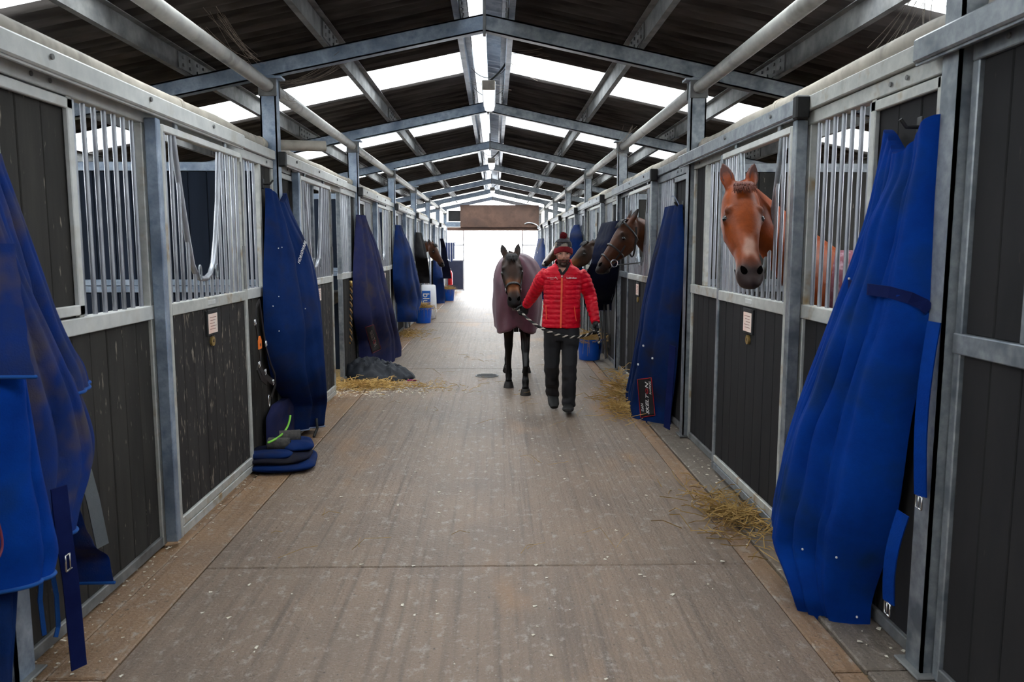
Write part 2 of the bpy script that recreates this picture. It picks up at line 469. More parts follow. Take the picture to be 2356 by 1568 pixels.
# ---- purlins (Z section) with splice plates
def zsec(side, x, lift=0.0):
    zt = RT - SL * x + .002
    t = .006; w = .05; d = .15
    return [(side * x, zt), (side * (x + w), zt), (side * (x + w), zt + t), (side * (x + t), zt + t), (side * (x + t), zt + d), (side * (x - w), zt + d), (side * (x - w), zt + d - t), (side * x, zt + d - t)]
PX = [.20, 1.28, 2.42, 3.55, 4.65, 5.6]
for k in range(K0, K1):
    for xi, x in enumerate(PX):
        for s in (-1, 1):
            q = MB(); q.prism(zsec(s, x), 1, frame_y(k) - .0, frame_y(k + 1) - .004); q.build('purlin', galv_dark if xi else galv_blue, ceil)
            zt = RT - SL * x
            if k < 4:
                q = MB(); q.box((s * (x - .004), frame_y(k + 1) - .30, zt + .012), (s * (x - .012), frame_y(k + 1) + .30, zt + .135))
                for yy in (-.22, -.08, .08, .22):
                    for zz in (.045, .105):
                        q.box((s * (x - .012), frame_y(k + 1) + yy - .011, zt + zz - .011), (s * (x - .024), frame_y(k + 1) + yy + .011, zt + zz + .011))
                q.build('splice_plate', galv_dark, ceil)

# ---- tubular struts between posts with flange plates
SZ = RT - SL * WX - .21
for k in range(K0, K1):
    for s in (-1, 1):
        q = MB(); q.tube([(s * WX, frame_y(k) + .058, SZ), (s * WX, frame_y(k + 1) - .058, SZ)], .052, 14)
        o = q.build('strut_tube', strut_m, ceil, smooth=True, angle=40)
        q = MB()
        for yy in (frame_y(k) + .052, frame_y(k + 1) - .062): q.bbox((s * (WX - .075), yy, SZ - .085), (s * (WX + .075), yy + .010, SZ + .075), .003)
        q.build('flange_plate', galv_dark, o)

# ---- outer walls, eaves, gables
for s, nm in ((-1, 'wall_left'), (1, 'wall_right')):
    q = MB(); q.box((s * (XE - .02), YA, -.1), (s * (XE + .1), YB, 2.15)); o = q.build(nm, stone_m); tag(o, None, kind='structure')
# far end: low gable walls beside the doorway
for s, nm in ((-1, 'wall_far_left'), (1, 'wall_far_right')):
    q = MB(); q.box((s * 1.95, YB - .05, -.1), (s * XE, YB + .1, 2.3)); o = q.build(nm, stone_m); tag(o, None, kind='structure')
# unseen near end behind the camera: gable added to cut frontal light
for s, nm in ((-1, 'wall_near_added_left'), (1, 'wall_near_added_right')):
    q = MB(); q.prism([(s * 1.7, -.1), (s * XE, -.1), (s * XE, roof_z(XE)), (s * 1.7, roof_z(1.7))], 1, YA - .05, YA + .1); o = q.build(nm, stone_m); tag(o, None, kind='structure')
q = MB(); q.box((-1.7, YA - .05, -.1), (1.7, YA + .1, 3.35)); o = q.build('wall_near_added', stone_m); tag(o, None, kind='structure')
# ================================================================== stall fronts
Z_MID0, Z_MID1 = 1.265, 1.34
Z_HEAD = 2.30
PW = 0.152
_plank_cache = {}
def plank_obj(parent, s, x, y0, y1, z0, z1, m, jit=True):
    """one vertical plank with chamfered edges, face towards the aisle at s*x"""
    key = (round(y1 - y0, 3), round(z1 - z0, 3), m.name, s)
    if key not in _plank_cache:
        q = MB(); q.bbox((0, 0, 0), (s * .028, y1 - y0, z1 - z0), .004); _plank_cache[key] = q.mesh('plank')
    dx = random.uniform(0, .003) if jit else 0
    pl = parent_loc(parent)
    return link('plank', _plank_cache[key], m, parent, Vector((s * (x + dx), y0, z0)) - pl)
def planks(parent, s, x, y0, y1, z0, z1, m, split=True, phase=0.0):
    n = max(1, round((y1 - y0) / PW)); w = (y1 - y0) / n
    if split:
        for i in range(n): plank_obj(parent, s, x, y0 + i * w + .0018, y0 + (i + 1) * w - .0018, z0, z1, m)
        MB().box((s * (x + .020), y0, z0), (s * (x + .034), y1, z1)).build('backing', black_m, parent)
    else:
        q = MB()
        for i in range(n): q.box((s * x, y0 + i * w + .002, z0), (s * (x + .028), y0 + (i + 1) * w - .002, z1))
        q.box((s * (x + .020), y0, z0), (s * (x + .034), y1, z1))
        q.build('plank_panel', m, parent)
_bar_cache = {}
def bar(parent, x, y, z0, z1, m, r=.0118, n=8):
    key = (round(z1 - z0, 3), r, n, m.name)
    if key not in _bar_cache:
        q = MB(); q.tube([(0, 0, 0), (0, 0, z1 - z0)], r, n); _bar_cache[key] = q.mesh('bar', smooth=True, angle=50)
    return link('bar', _bar_cache[key], m, parent, Vector((x, y, z0)) - parent_loc(parent))
SIDE = {-1: 'left', 1: 'right'}
def where(k, s):
    n = k + 1
    return ('the bay beside the camera' if k < -1 else ORD[n] + ' bay from the camera') + ' on the ' + SIDE[s]

def stall_front(k, s):
    y = frame_y(k); near = k <= 1
    d = {-2: 'cut by the frame edge', -1: 'nearest the camera'}.get(k, ORD[k + 1] + ' from the camera')
    t = thing('stall_front', 'galvanised stall front with bars and dark planks, %s on the %s' % (d, SIDE[s]), 'stall front', (s * WX, y, 0), 'stall fronts along the aisle')
    g = galv_rust if k % 2 else galv
    X = WX - .02
    a, b = y + .066, y + BAY - .066
    def rail(nm, y0, y1, z0, z1, x0, x1, m=g, c=.004):
        return MB().bbox((s * x0, y0, z0), (s * x1, y1, z1), c).build(nm, m, t)
    D0, D1 = y + 1.40, y + 2.76                      # doorway
    rail('sill_rail', a, D0, 0.0, .055, X - .004, X + .05, galv_dark); rail('sill_rail', D1, b, 0.0, .055, X - .004, X + .05, galv_dark)
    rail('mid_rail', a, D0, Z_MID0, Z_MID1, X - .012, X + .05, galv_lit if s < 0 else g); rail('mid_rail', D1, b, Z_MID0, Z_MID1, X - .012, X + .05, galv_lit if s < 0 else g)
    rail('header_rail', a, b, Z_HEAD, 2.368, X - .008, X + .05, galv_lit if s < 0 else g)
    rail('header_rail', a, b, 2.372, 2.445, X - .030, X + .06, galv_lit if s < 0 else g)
    # uprights
    for (u0, u1) in ((a, a + .045), (y + .635, y + .675), (D0 - .05, D0), (D1, D1 + .05), (y + 3.40, y + 3.45), (b - .04, b)):
        full = u0 < y + .2 or abs(u0 - (D0 - .05)) < .01 or abs(u0 - D1) < .01 or u0 > y + 3.6
        rail('upright', u0, u1, 0.0 if full else Z_MID1, Z_HEAD, X - .006, X + .045)
    # lower planks
    PM = plank_m if s < 0 else plank_r
    planks(t, s, X + .008, a + .045, D0 - .05, .055, Z_MID0, PM, near)
    planks(t, s, X + .008, D1 + .05, b - .04, .055, Z_MID0, PM, near)
    # upper planks in their own proud frames
    for (u0, u1) in ((a + .045, y + .635), (y + 3.45, b - .04)):
        planks(t, s, X + .010, u0, u1, Z_MID1, Z_HEAD, PM, near)
        if u1 - u0 > .4:
            q = MB(); w = .045
            q.bbox((s * (X - .014), u0, Z_HEAD - w - .01), (s * (X + .01), u1 + .03, Z_HEAD - .01)); q.bbox((s * (X - .014), u0, Z_MID1 + .012), (s * (X + .01), u1 + .03, Z_MID1 + .012 + w))
            q.bbox((s * (X - .014), u1 - .015, Z_MID1 + .012), (s * (X + .01), u1 + .03, Z_HEAD - .01)); q.bbox((s * (X - .014), u0 - .02, Z_MID1 + .012), (s * (X + .01), u0 + .025, Z_HEAD - .01))
            q.build('panel_frame', galv_lit if s < 0 else g, t)
    # bars
    n = 8 if near else 6
    for (u0, u1, cnt) in ((y + .675, D0 - .05, 7), (D1 + .05, y + 3.40, 5)):
        for i in range(cnt):
            bar(t, s * (X + .022), u0 + (u1 - u0) * (i + .5) / cnt, Z_MID1 - .01, Z_HEAD + .01, bar_m, n=n)
    # sliding-door track above
    ta, tb = (y + .02, y + 2.80) if s < 0 else (y + 1.37, y + 4.05)
    q = MB()
    q.bbox((s * 1.675, ta, 2.345), (s * (X - .03), tb, 2.435), .008); q.bbox((s * 1.690, ta, 2.335), (s * 1.70, tb, 2.36), .002)
    q.build('track_rail', galv_lit if s < 0 else galv, t)
    MB().bbox((s * 1.668, ta - .055, 2.325), (s * (X - .028), ta + .004, 2.445), .008).build('end_cap', black_m, t)
    if k < 3:
        q = MB()
        for u in [ta + .35 + .9 * i for i in range(int((tb - ta) / .9))]:
            q.tube([(s * 1.6745, u, 2.40), (s * 1.666, u, 2.40)], .012, 8)
        for u in (a + .3, y + .5, y + 3.6): q.tube([(s * (X - .013), u, 2.335), (s * (X - .017), u, 2.335)], .011, 8)
        q.build('bolt_heads', galv_dark, t)
    return t

def sliding_door(k, s, shift=0.0, card=True):
    y = frame_y(k) + shift; near = k <= 1
    d = {-2: 'beside the camera', -1: 'nearest the camera'}.get(k, ORD[k + 1] + ' from the camera')
    t = thing('sliding_door', 'galvanised sliding stable door with a U-shaped head opening, %s on the %s%s' % (d, SIDE[s], ', slid part open' if shift else ''), 'stable door', (s * 1.70, y + 1.37, .02), 'sliding stable doors')
    g = galv_rust if s < 0 else galv
    xf, xb = 1.69, 1.735
    D0, D1 = y + 1.36, y + 2.77
    def rail(nm, y0, y1, z0, z1, x0=xf, x1=xb, m=g): return MB().bbox((s * x0, y0, z0), (s * x1, y1, z1), .005).build(nm, m, t)
    rail('stile', D0, D0 + .055, .02, 2.325, xf, 1.755, galv_blue if s < 0 else galv)
    rail('stile_edge', D0 + .055, D0 + .085, .02, 2.30, xf - .002, xb, galv_rust)
    rail('stile', D1 - .045, D1, .02, 2.30)
    rail('top_rail', D0 + .085, D1 - .045, 2.265, 2.305, m=galv_lit)
    rail('mid_rail', D0 + .085, D1 - .045, 1.275, 1.345, m=galv_rust)
    rail('bottom_rail', D0 + .085, D1 - .045, .022, .075, m=g); rail('bottom_rail', D0 + .085, D1 - .045, .079, .132, m=galv_rust)
    planks(t, s, xf + .012, D0 + .085, D1 - .045, .132, 1.275, plank_scuff if s < 0 else plank_r, near)
    # U-shaped head opening
    c = y + 1.99
    path = [(-.37, 2.27), (-.355, 2.2), (-.295, 1.95), (-.225, 1.70), (-.175, 1.55), (-.115, 1.485), (-.04, 1.46), (.04, 1.46), (.115, 1.485), (.175, 1.55), (.235, 1.70), (.305, 1.95), (.345, 2.2), (.36, 2.27)]
    q = MB(); q.tube([(s * (xf + .022), c + p[0], p[1]) for p in path], .017, 10); q.build('head_opening_tube', bar_m if s < 0 else galv, t, smooth=True, angle=50)
    def utop(v):
        v -= c
        if v <= path[0][0] or v >= path[-1][0]: return 2.275
        for (p0, z0), (p1, z1) in zip(path, path[1:]):
            if p0 <= v <= p1: return z0 + (z1 - z0) * (v - p0) / max(p1 - p0, 1e-6)
        return 2.275
    nb = 14
    for i in range(nb):
        v = D0 + .085 + (D1 - .045 - D0 - .085) * (i + .5) / nb
        bar(t, s * (xf + .022), v, 1.335, utop(v) - .0, bar_m, n=8 if near else 6)
    if k < 3:
        # hanging rollers, drop bolt and little D rings
        q = MB()
        for v in (D0 + .30, D1 - .30): q.bbox((s * (xf + .012), v - .02, 2.30), (s * (xf + .030), v + .02, 2.35), .003); q.tube([(s * (xf + .02), v, 2.29), (s * (xf + .02), v, 2.345)], .007, 8)
        q.build('hanger', galv, t)
        q = MB(); q.tube([(s * (xf - .008), D1 - .075, 1.36), (s * (xf - .008), D1 - .075, 2.24)], .006, 8); q.tube([(s * (xf - .008), D1 - .075, 1.36), (s * (xf - .008), D1 - .075, 1.66)], .010, 8)
        q.build('drop_bolt', galv_dark, t, smooth=True, angle=50)
        for v in (c - .12, c + .16):
            pts = [(s * (xf - .004), v + .02 * math.cos(a_), 1.50 + .045 * math.sin(a_)) for a_ in [2 * PI * j / 14 for j in range(15)]]
            q = MB(); q.tube(pts, .005, 6, caps=False); q.build('ring', galv, t, smooth=True)
    if card and k < 4:
        v = c + .05
        q = MB(); q.bbox((s * (xf - .002), v - .085, 1.105), (s * (xf + .014), v + .095, 1.262), .003)
        h = q.build('card_holder', black_m, t)
        MB().bbox((s * (xf - .005), v - .072, 1.118), (s * (xf + .001), v + .082, 1.24), .001).build('name_card', card_m, h)
        q = MB(); q.bbox((s * (xf - .006), v - .08, 1.243), (s * (xf + .001), v + .09, 1.266), .002); q.build('clip', black_m, h)
        q = MB()
        for r_ in range(5): q.box((s * (xf - .0056), v - .05 + .008 * (r_ % 2), 1.215 - .018 * r_), (s * (xf - .0048), v + .06 - .015 * (r_ % 3), 1.219 - .018 * r_))
        q.build('printed_lines', ink_m, h)
        q = MB(); q.tube([(s * (xf + .012), v + .005, 1.066), (s * (xf - .003), v + .005, 1.066)], .030, 16); o = q.build('number_disc', brass_m, t)
        text_at('56' if s < 0 else '8', .026, (s * (xf - .0035), v + .005, 1.068), (0, -s * -1 if s < 0 else -1, 0), (0, 0, 1), black_m, o, ext=.0004)
        MB().bbox((s * (xf - .003), v - .06, 1.295), (s * (xf + .002), v + .07, 1.325), .002).build('rail_plate', galv_lit, t)
    return t
card_m = mat('name_card_paper', srgb(226, 214, 204), srgb(232, 196, 180), rough=0.7, scale=9)
ink_m = mat('printed_ink', srgb(150, 110, 100), rough=0.8)

for k in range(-2, K1):
    for s in (-1, 1):
        stall_front(k, s)
        if k >= -1 or s > 0: sliding_door(k, s, shift=-.87 if (k == 0 and s < 0) else 0.0)

# ---- partitions between the stalls
def partition(k, s, n_):
    y = frame_y(k)
    t = thing('wall_partition_%d' % n_, 'dark planked stall partition between steel rails', None, kind='structure')
    t.location = (s * 1.86, y, 0)
    x0, x1 = 1.862, XE - .05
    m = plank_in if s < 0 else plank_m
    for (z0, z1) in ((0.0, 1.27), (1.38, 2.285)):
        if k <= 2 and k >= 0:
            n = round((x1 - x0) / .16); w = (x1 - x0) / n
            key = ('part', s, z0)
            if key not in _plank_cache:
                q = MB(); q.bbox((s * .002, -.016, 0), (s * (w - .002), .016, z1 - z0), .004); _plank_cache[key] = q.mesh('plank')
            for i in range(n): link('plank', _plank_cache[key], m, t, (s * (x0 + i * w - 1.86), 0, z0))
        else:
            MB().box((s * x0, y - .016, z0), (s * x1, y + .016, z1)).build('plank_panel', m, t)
    for (z0, z1) in ((1.27, 1.322), (1.328, 1.38), (2.285, 2.36)):
        MB().bbox((s * x0, y - .03, z0), (s * x1, y + .03, z1), .004).build('rail', galv_blue if s < 0 else galv, t)
n_ = 1
for k in range(-1, K1 + 1):
    for s in (-1, 1):
        partition(k, s, n_); n_ += 1

# ---- pipes lying along the tops of the fronts
for s in (-1, 1):
    t = thing('overhead_pipe', 'dusty grey pipe lying along the top of the %s stall fronts' % SIDE[s], 'pipe', (s * 1.86, 0, 2.5))
    for k in range(-2, K1):
        y0, y1 = frame_y(k) + .07, frame_y(k + 1) - .09
        xx = s * (WX + .045); z = 2.495; r = .047 if s < 0 else .05
        pts = [(xx, y0, z - .01), (xx, y0 + .25, z + .005)] + [(xx + s * .006 * math.sin(j * 1.7 + k), y0 + .25 + (y1 - y0 - .25) * j / 6, z + .006 * math.sin(j * 2.3 + k * 1.3)) for j in range(1, 7)]
        q = MB(); q.tube(pts, r, 14); o = q.build('pipe_segment', pipe_m, t, smooth=True, angle=50)
        for yy in (y1 - .12, y0 + 1.9): MB().tube([(xx, yy, z), (xx, yy + .05, z)], r + .007, 14).build('coupling', pipe_m, o, smooth=True, angle=50)
q = MB(); q.tube([(-1.84, 6.87, 2.52), (-1.40, 7.05, 2.53)], .045, 14); o = q.build('pipe_stub', pipe_m, smooth=True, angle=50)
tag(o, 'short beige pipe end sticking out over the aisle beside the nearest left post', 'pipe')

# ---- strip lights: under the ridge and inside stalls
diff_m = mat('frosted_diffuser', srgb(226, 228, 238), srgb(236, 238, 244), rough=0.35, scale=3)
diff_m.node_tree.nodes['Principled BSDF'].inputs['Emission Color'].default_value = (.93, .95, 1, 1)
diff_m.node_tree.nodes['Principled BSDF'].inputs['Emission Strength'].default_value = .12
def strip_light(loc, L_, label, axis='y', cable=True, grp='strip lights under the ridge'):
    t = thing('strip_light', label, 'light', loc, grp)
    x, y, z = loc
    if axis == 'y':
        MB().bbox((x - .075, y, z + .055), (x + .075, y + L_, z + .095), .008).build('housing', white_paint, t)
        MB().prism([(x - .065, z + .055), (x - .055, z + .012), (x - .03, z), (x + .03, z), (x + .055, z + .012), (x + .065, z + .055)], 1, y + .015, y + L_ - .015).build('diffuser', diff_m, t)
        MB().bbox((x - .07, y - .012, z + .002), (x + .07, y + .02, z + .10), .006).build('end_cap', pipe_m, t)
        if cable:
            q = MB(); pts = [(x, y + .01, z + .09), (x + .06, y - .02, z + .12), (x + .16, y + .02, z + .22), (x + .20, y + .1, z + .33)]
            q.tube([bez(pts, i / 10) for i in range(11)], .011, 8); q.build('cable', black_m, t, smooth=True)
            for yy in (y + .15, y + L_ - .15):
                q = MB(); pts = [(x - .19, yy, z + .26), (x - .08, yy, z + .12), (x + .08, yy, z + .12), (x + .19, yy, z + .26)]
                q.tube([bez(pts, i / 8) for i in range(9)], .004, 5)
                q.build('hanging_chain', galv_dark, t)
    return t
def bez(p, t):
    p = [Vector(a) for a in p]
    while len(p) > 1: p = [a.lerp(b, t) for a, b in zip(p, p[1:])]
    return p[0]
for i, y in enumerate((8.62, 15.9, 23.6)):
    strip_light((.02, y, 3.32), 1.35, 'long white strip light hung on chains under the ridge, %s of the three' % ('nearest', 'middle', 'farthest')[i])
strip_light((-3.1, 5.0, 2.75), 1.2, 'white strip light over the nearest left stall', cable=False, grp='strip lights over the stalls')
strip_light((3.0, 4.5, 2.75), 1.2, 'white strip light over the nearest right stall', cable=False, grp='strip lights over the stalls')

# ---- far end: fascia box over the doorway and half-glazed sliding leaves
t = thing('door_fascia', 'brown boxed-in board above the far doorway', 'fascia', (0, YB - .3, 2.3))
MB().bbox((-1.20, YB - .42, 2.40), (1.74, YB - .30, 3.22), .01).build('board', brown_board, t)
MB().bbox((-1.70, YB - .34, 2.28), (1.72, YB - .10, 2.40), .01).build('bottom_lip', brown_board, t)
MB().bbox((-1.66, YB - .28, 2.62), (-1.2, YB - .16, 3.02), .01).build('dark_box', black_m, t)
MB().bbox((-1.75, YB - .30, 2.42), (-1.2, YB - .12, 2.60), .01).build('bracket_beam', galv_blue, t)
rope = [(1.2, YB - .45, 2.52), (1.35, YB - .46, 2.64), (1.52, YB - .46, 2.52), (1.66, YB - .47, 2.56), (1.74, YB - .5, 2.42), (1.76, YB - .55, 2.3)]
q = MB(); q.tube([bez(rope, i / 16) for i in range(17)], .02, 6); o = q.build('frayed_rope', white_plastic, smooth=True); tag(o, 'frayed white rope hanging off the right end of the brown fascia', 'rope')
glass_m = bpy.data.materials.new('clear_glass'); glass_m.use_nodes = True
_N = glass_m.node_tree.nodes; _L = glass_m.node_tree.links
for n in list(_N): _N.remove(n)
_o = _N.new('ShaderNodeOutputMaterial'); _t = _N.new('ShaderNodeBsdfTransparent'); _g = _N.new('ShaderNodeBsdfGlossy'); _g.inputs['Roughness'].default_value = 0.05
_t.inputs['Color'].default_value = (.95, .97, .98, 1)
_x = _N.new('ShaderNodeMixShader'); _x.inputs[0].default_value = 0.06; _L.new(_t.outputs[0], _x.inputs[1]); _L.new(_g.outputs[0], _x.inputs[2]); _L.new(_x.outputs[0], _o.inputs[0])
navy_board = mat('navy_panel', srgb(44, 52, 76), srgb(54, 62, 88), rough=0.6, scale=6)
for i, (s, x0, x1) in enumerate(((-1, -1.86, -1.08), (1, 1.12, 1.86))):
    t = thing('door_%d' % (i + 1), 'pale framed sliding end door with panes over a navy panel, on the %s' % SIDE[s], None, (x0, YB + .16, 0), kind='structure')
    y0, y1 = YB + .14, YB + .19
    q = MB()
    for xx in (x0, x1 - .05): q.bbox((xx, y0, 0), (xx + .05, y1, 2.42), .004)
    for zz in (0.0, 1.14, 1.72, 2.37): q.bbox((x0, y0, zz), (x1, y1, zz + .05), .004)
    q.build('frame', white_paint, t)
    MB().box((x0 + .05, y0 + .015, .05), (x1 - .05, y1 - .015, 1.14)).build('lower_panel', navy_board, t)
    for (z0, z1) in ((1.19, 1.72), (1.77, 2.37)):
        MB().box((x0 + .05, y0 + .022, z0), (x1 - .05, y1 - .022, z1)).build('pane', glass_m, t)
# ================================================================== hanging rugs
from mathutils.bvhtree import BVHTree
def fabric(name, c1, c2, c3=None, rough=0.85, c3scale=2.5, sheen=0.0, bump=.0015):
    return mat(name, c1, c2, rough=rough, scale=5, c3=c3, c3scale=c3scale, c3lo=0.5, c3hi=0.72, sheen=sheen, bump=bump, bscale=160, spec=0.1)
royal_m = fabric('royal_blue_rug', srgb(0, 41, 115), srgb(0, 54, 138), srgb(18, 41, 76))
royal_near = fabric('dusty_royal_blue_rug', srgb(7, 42, 110), srgb(37, 47, 82), srgb(74, 67, 67), c3scale=3.4)
navy_m = fabric('navy_rug', srgb(10, 32, 76), srgb(15, 42, 93), srgb(32, 33, 47))
navy_dusty = fabric('dusty_navy_rug', srgb(30, 35, 69), srgb(40, 43, 78), srgb(59, 53, 61), c3scale=4)
navy_dk = fabric('dark_navy_rug', srgb(15, 19, 37), srgb(22, 27, 49), srgb(37, 35, 40))
black_rug = fabric('black_rug', srgb(20, 20, 23), srgb(32, 31, 33), srgb(46, 44, 44))
strap_m = fabric('navy_webbing', srgb(13, 22, 66), srgb(20, 32, 81), bump=.0006)
trim_m = fabric('light_blue_binding', srgb(18, 66, 134), srgb(28, 80, 148), sheen=0.05)
trim_pale = fabric('pale_grey_binding', srgb(112, 120, 146), srgb(140, 148, 170), sheen=0.05)
grey_strap = fabric('grey_webbing', srgb(104, 110, 114), srgb(124, 130, 132))
leather_m = mat('black_leather', srgb(24, 22, 21), srgb(38, 34, 32), rough=0.45, scale=12)
patch_m = mat('black_patch', srgb(22, 22, 26), srgb(32, 31, 35), rough=0.8, scale=20)
red_m = mat('red_thread', srgb(170, 24, 40), srgb(150, 20, 36), rough=0.7, scale=20)
letter_m = mat('white_lettering', srgb(224, 222, 220), rough=0.7)
letter_dull = mat('worn_lettering', srgb(150, 140, 130), srgb(110, 100, 96), rough=0.8, scale=30)

def _interp(tab, z):
    tab = sorted(tab)
    if z <= tab[0][0]: return tab[0][1]
    for (z0, u0), (z1, u1) in zip(tab, tab[1:]):
        if z0 <= z <= z1: return u0 + (u1 - u0) * (z - z0) / max(z1 - z0, 1e-6)
    return tab[-1][1]
def _lerp_prof(tab, r):
    return _interp(tab, r)

RUGS = {}
def drape(parent, s, left, right, dep, folds=((2, .02, 0.), (5, .008, 1.)), xw=1.745, m=None, name='cloth', nr=56, nc=48, gap=.012, power=.5,
          hem=None, wr=.006, seed=0, skew=0.0, topdip=0.0, edge=None):
    """cloth hung on a stall front, bulging into the aisle; left / right are its outlines measured on the wall"""
    dmid = max(d for _, d in dep)
    xs = s * (xw - .55 * dmid)
    def tab(pts): return [(at_x(x, y, xs).z, abs(_ray(x, y).x / _ray(x, y).y)) for x, y in pts]
    # note the eye is off the axis: u = (X - CAMX) / Y
    tl, tr = tab(left), tab(right)
    def soften(tb):
        zs = sorted(z for z, _ in tb); a, b = zs[0], zs[-1]; h = (b - a) * .07
        return [(z, sum(_interp(tb, min(b, max(a, z + h * k / 3))) for k in range(-3, 4)) / 7) for z in [a + (b - a) * i / 40 for i in range(41)]]
    tl, tr = soften(tl), soften(tr)
    near_t, far_t = (tr, tl) if s > 0 else (tl, tr)
    zt = max(max(z for z, _ in tl), max(z for z, _ in tr)); zb = min(min(z for z, _ in tl), min(z for z, _ in tr))
    rows = []; random.seed(seed)
    ph = [random.uniform(0, 6.28) for _ in range(8)]
    for i in range(nr + 1):
        r = i / nr; z = zt + (zb - zt) * r
        un, uf = _interp(near_t, z), _interp(far_t, z)
        if un - uf < .004: un = uf + .004
        d = _lerp_prof(dep, r)
        def curve(ya, yb):
            out = []
            for j in range(nc + 1):
                t = j / nc
                tt = t + skew * math.sin(PI * t) * .3
                p = max(0.0, math.sin(PI * tt)) ** power
                f = sum(a * 1.15 * (2 * abs(math.sin(PI * n * t + q + ph[k] * .5 + r * .7 + .5 * noise.noise((r * 3, k, seed)))) ** .6 - 1.3) for k, (n, a, q) in enumerate(folds)) * min(1, .35 + r) * p
                f += wr * noise.noise((t * 4 + seed, r * 9, seed * 3.3)) * p
                X = s * (xw - gap - d * p - f)
                out.append((X, ya + (yb - ya) * t))
            return out
        xm = xw - gap - d * .6
        ya, yb = abs(s * xm - CAMX) / un, abs(s * xm - CAMX) / uf
        for _ in range(25):
            c = curve(ya, yb); us = [abs(x - CAMX) / y for x, y in c]
            ya *= max(us) / un; yb *= min(us) / uf
            if yb < ya + .01: yb = ya + .01
        c = curve(ya, yb)
        dip = lambda t: topdip * math.sin(PI * t) ** 2 * max(0, 1 - r * 5)
        rows.append([Vector((x, y, z - dip(j / nc))) for j, (x, y) in enumerate(c)])
    q = MB()
    front = rows
    back = [[Vector((s * (xw - .004), p.y, p.z)) for p in row] for row in rows]
    q.grid(front); n0 = len(q.v); q.grid(back)
    n = nc + 1
    for i in range(nr):
        for j in (0, nc):
            a, b = i * n + j, (i + 1) * n + j
            q.f.append((a, b, n0 + b, n0 + a))
    for j in range(nc):
        for i in (0, nr):
            a, b = i * n + j, i * n + j + 1
            q.f.append((a, b, n0 + b, n0 + a))
    o = q.build(name, m, parent, smooth=True, angle=70)
    if hem:
        h = MB(); h.tube([p + Vector((-s * .004, 0, -.002)) for p in rows[-1]], .007, 6); h.build('binding', hem, o, smooth=True)
    if edge:
        for j in ((nc,) if edge == 'far' else (0,)):
            h = MB(); h.tube([row[j] + Vector((-s * .012, 0, 0)) for row in rows], .006, 6); h.build('binding', hem or trim_m, o, smooth=True)
    qf = MB(); qf.grid(front)
    bvh = BVHTree.FromPolygons([Vector(v) for v in qf.v], qf.f)
    RUGS[o.name] = bvh
    o['rug_seed'] = seed
    return o, bvh, rows

def hit(bvh, x, y):
    d = _ray(x, y).normalized(); h = bvh.ray_cast(_C, d)
    return (h[0], h[1] if h[1].dot(d) < 0 else -h[1]) if h[0] else (None, None)
def patch_on(bvh, quad, m, parent, name='patch', off=.004, n=10):
    """sewn patch following the cloth; quad = four corners (top-left, top-right, bottom-right, bottom-left) seen on the cloth"""
    rows = []
    for i in range(n + 1):
        row = []
        for j in range(n + 1):
            a, b = i / n, j / n
            x = (quad[0][0] * (1 - b) + quad[1][0] * b) * (1 - a) + (quad[3][0] * (1 - b) + quad[2][0] * b) * a
            y = (quad[0][1] * (1 - b) + quad[1][1] * b) * (1 - a) + (quad[3][1] * (1 - b) + quad[2][1] * b) * a
            p, nn = hit(bvh, x, y)
            if p is None: return None
            row.append(p + nn * off)
        rows.append(row)
    q = MB(); q.grid(rows)
    o = q.build(name, m, parent, smooth=True)
    md = o.modifiers.new('thick', 'SOLIDIFY'); md.thickness = .003; md.offset = -1
    return o
def text_on(bvh, body, size, pxy, along, m, parent, off=.011, accent=None):
    """lettering that follows the cloth: centre pixel, reading direction pixel offset"""
    p, nn = hit(bvh, *pxy); p2, _ = hit(bvh, pxy[0] + along[0], pxy[1] + along[1])
    if p is None or p2 is None: return
    X = (p2 - p).normalized(); Y = nn.cross(X)
    def warp(v):
        d = (v - _C).normalized(); h = bvh.ray_cast(_C, d); k = (v - p).dot(nn)
        if h[0] is None: h = bvh.find_nearest(v)
        n2 = h[1] if h[1].dot(d) < 0 else -h[1]
        return h[0] + n2 * (off + max(-.001, min(.001, k)))
    return text_at(body, size, p, X, Y, m, parent, ext=.0005, warp=warp, accent=accent)
def frame_on(bvh, quad, m, parent, r=.004, name='patch_border'):
    pts = []
    for a, b in zip(quad, quad[1:] + quad[:1]):
        for i in range(8):
            t = i / 8; p, nn = hit(bvh, a[0] + (b[0] - a[0]) * t, a[1] + (b[1] - a[1]) * t)
            if p is None: return
            pts.append(p + nn * .007)
    pts.append(pts[0])
    q = MB(); q.tube(pts, r, 6); return q.build(name, m, parent, smooth=True)
def hook(parent, s, y, z, xw=1.75):
    q = MB(); q.tube([(s * xw, y, z), (s * (xw - .05), y, z), (s * (xw - .075), y, z + .03)], .008, 8); q.bbox((s * xw, y - .02, z - .04), (s * (xw + .008), y + .02, z + .04), .003)
    return q.build('hook', black_m, parent, smooth=True, angle=50)
def buckle(parent, p, s, sz=.035):
    q = MB(); x, y, z = p
    pts = [(x, y - sz / 2, z - sz * .6), (x, y + sz / 2, z - sz * .6), (x, y + sz / 2, z + sz * .6), (x, y - sz / 2, z + sz * .6), (x, y - sz / 2, z - sz * .6)]
    q.tube(pts, .004, 6); q.tube([(x - s * .002, y, z - sz * .6), (x - s * .002, y, z + sz * .6)], .003, 6)
    return q.build('buckle', steel_m, parent, smooth=True)

def lint(bvh, parent, pts, r=.004):
    for x, y in pts:
        p, n = hit(bvh, x, y)
        if p: q = MB(); q.bbox(p + n * .003 - Vector((r, r, r)), p + n * .003 + Vector((r, r, r * 1.3)), .002); q.build('lint_fleck', letter_m, parent)
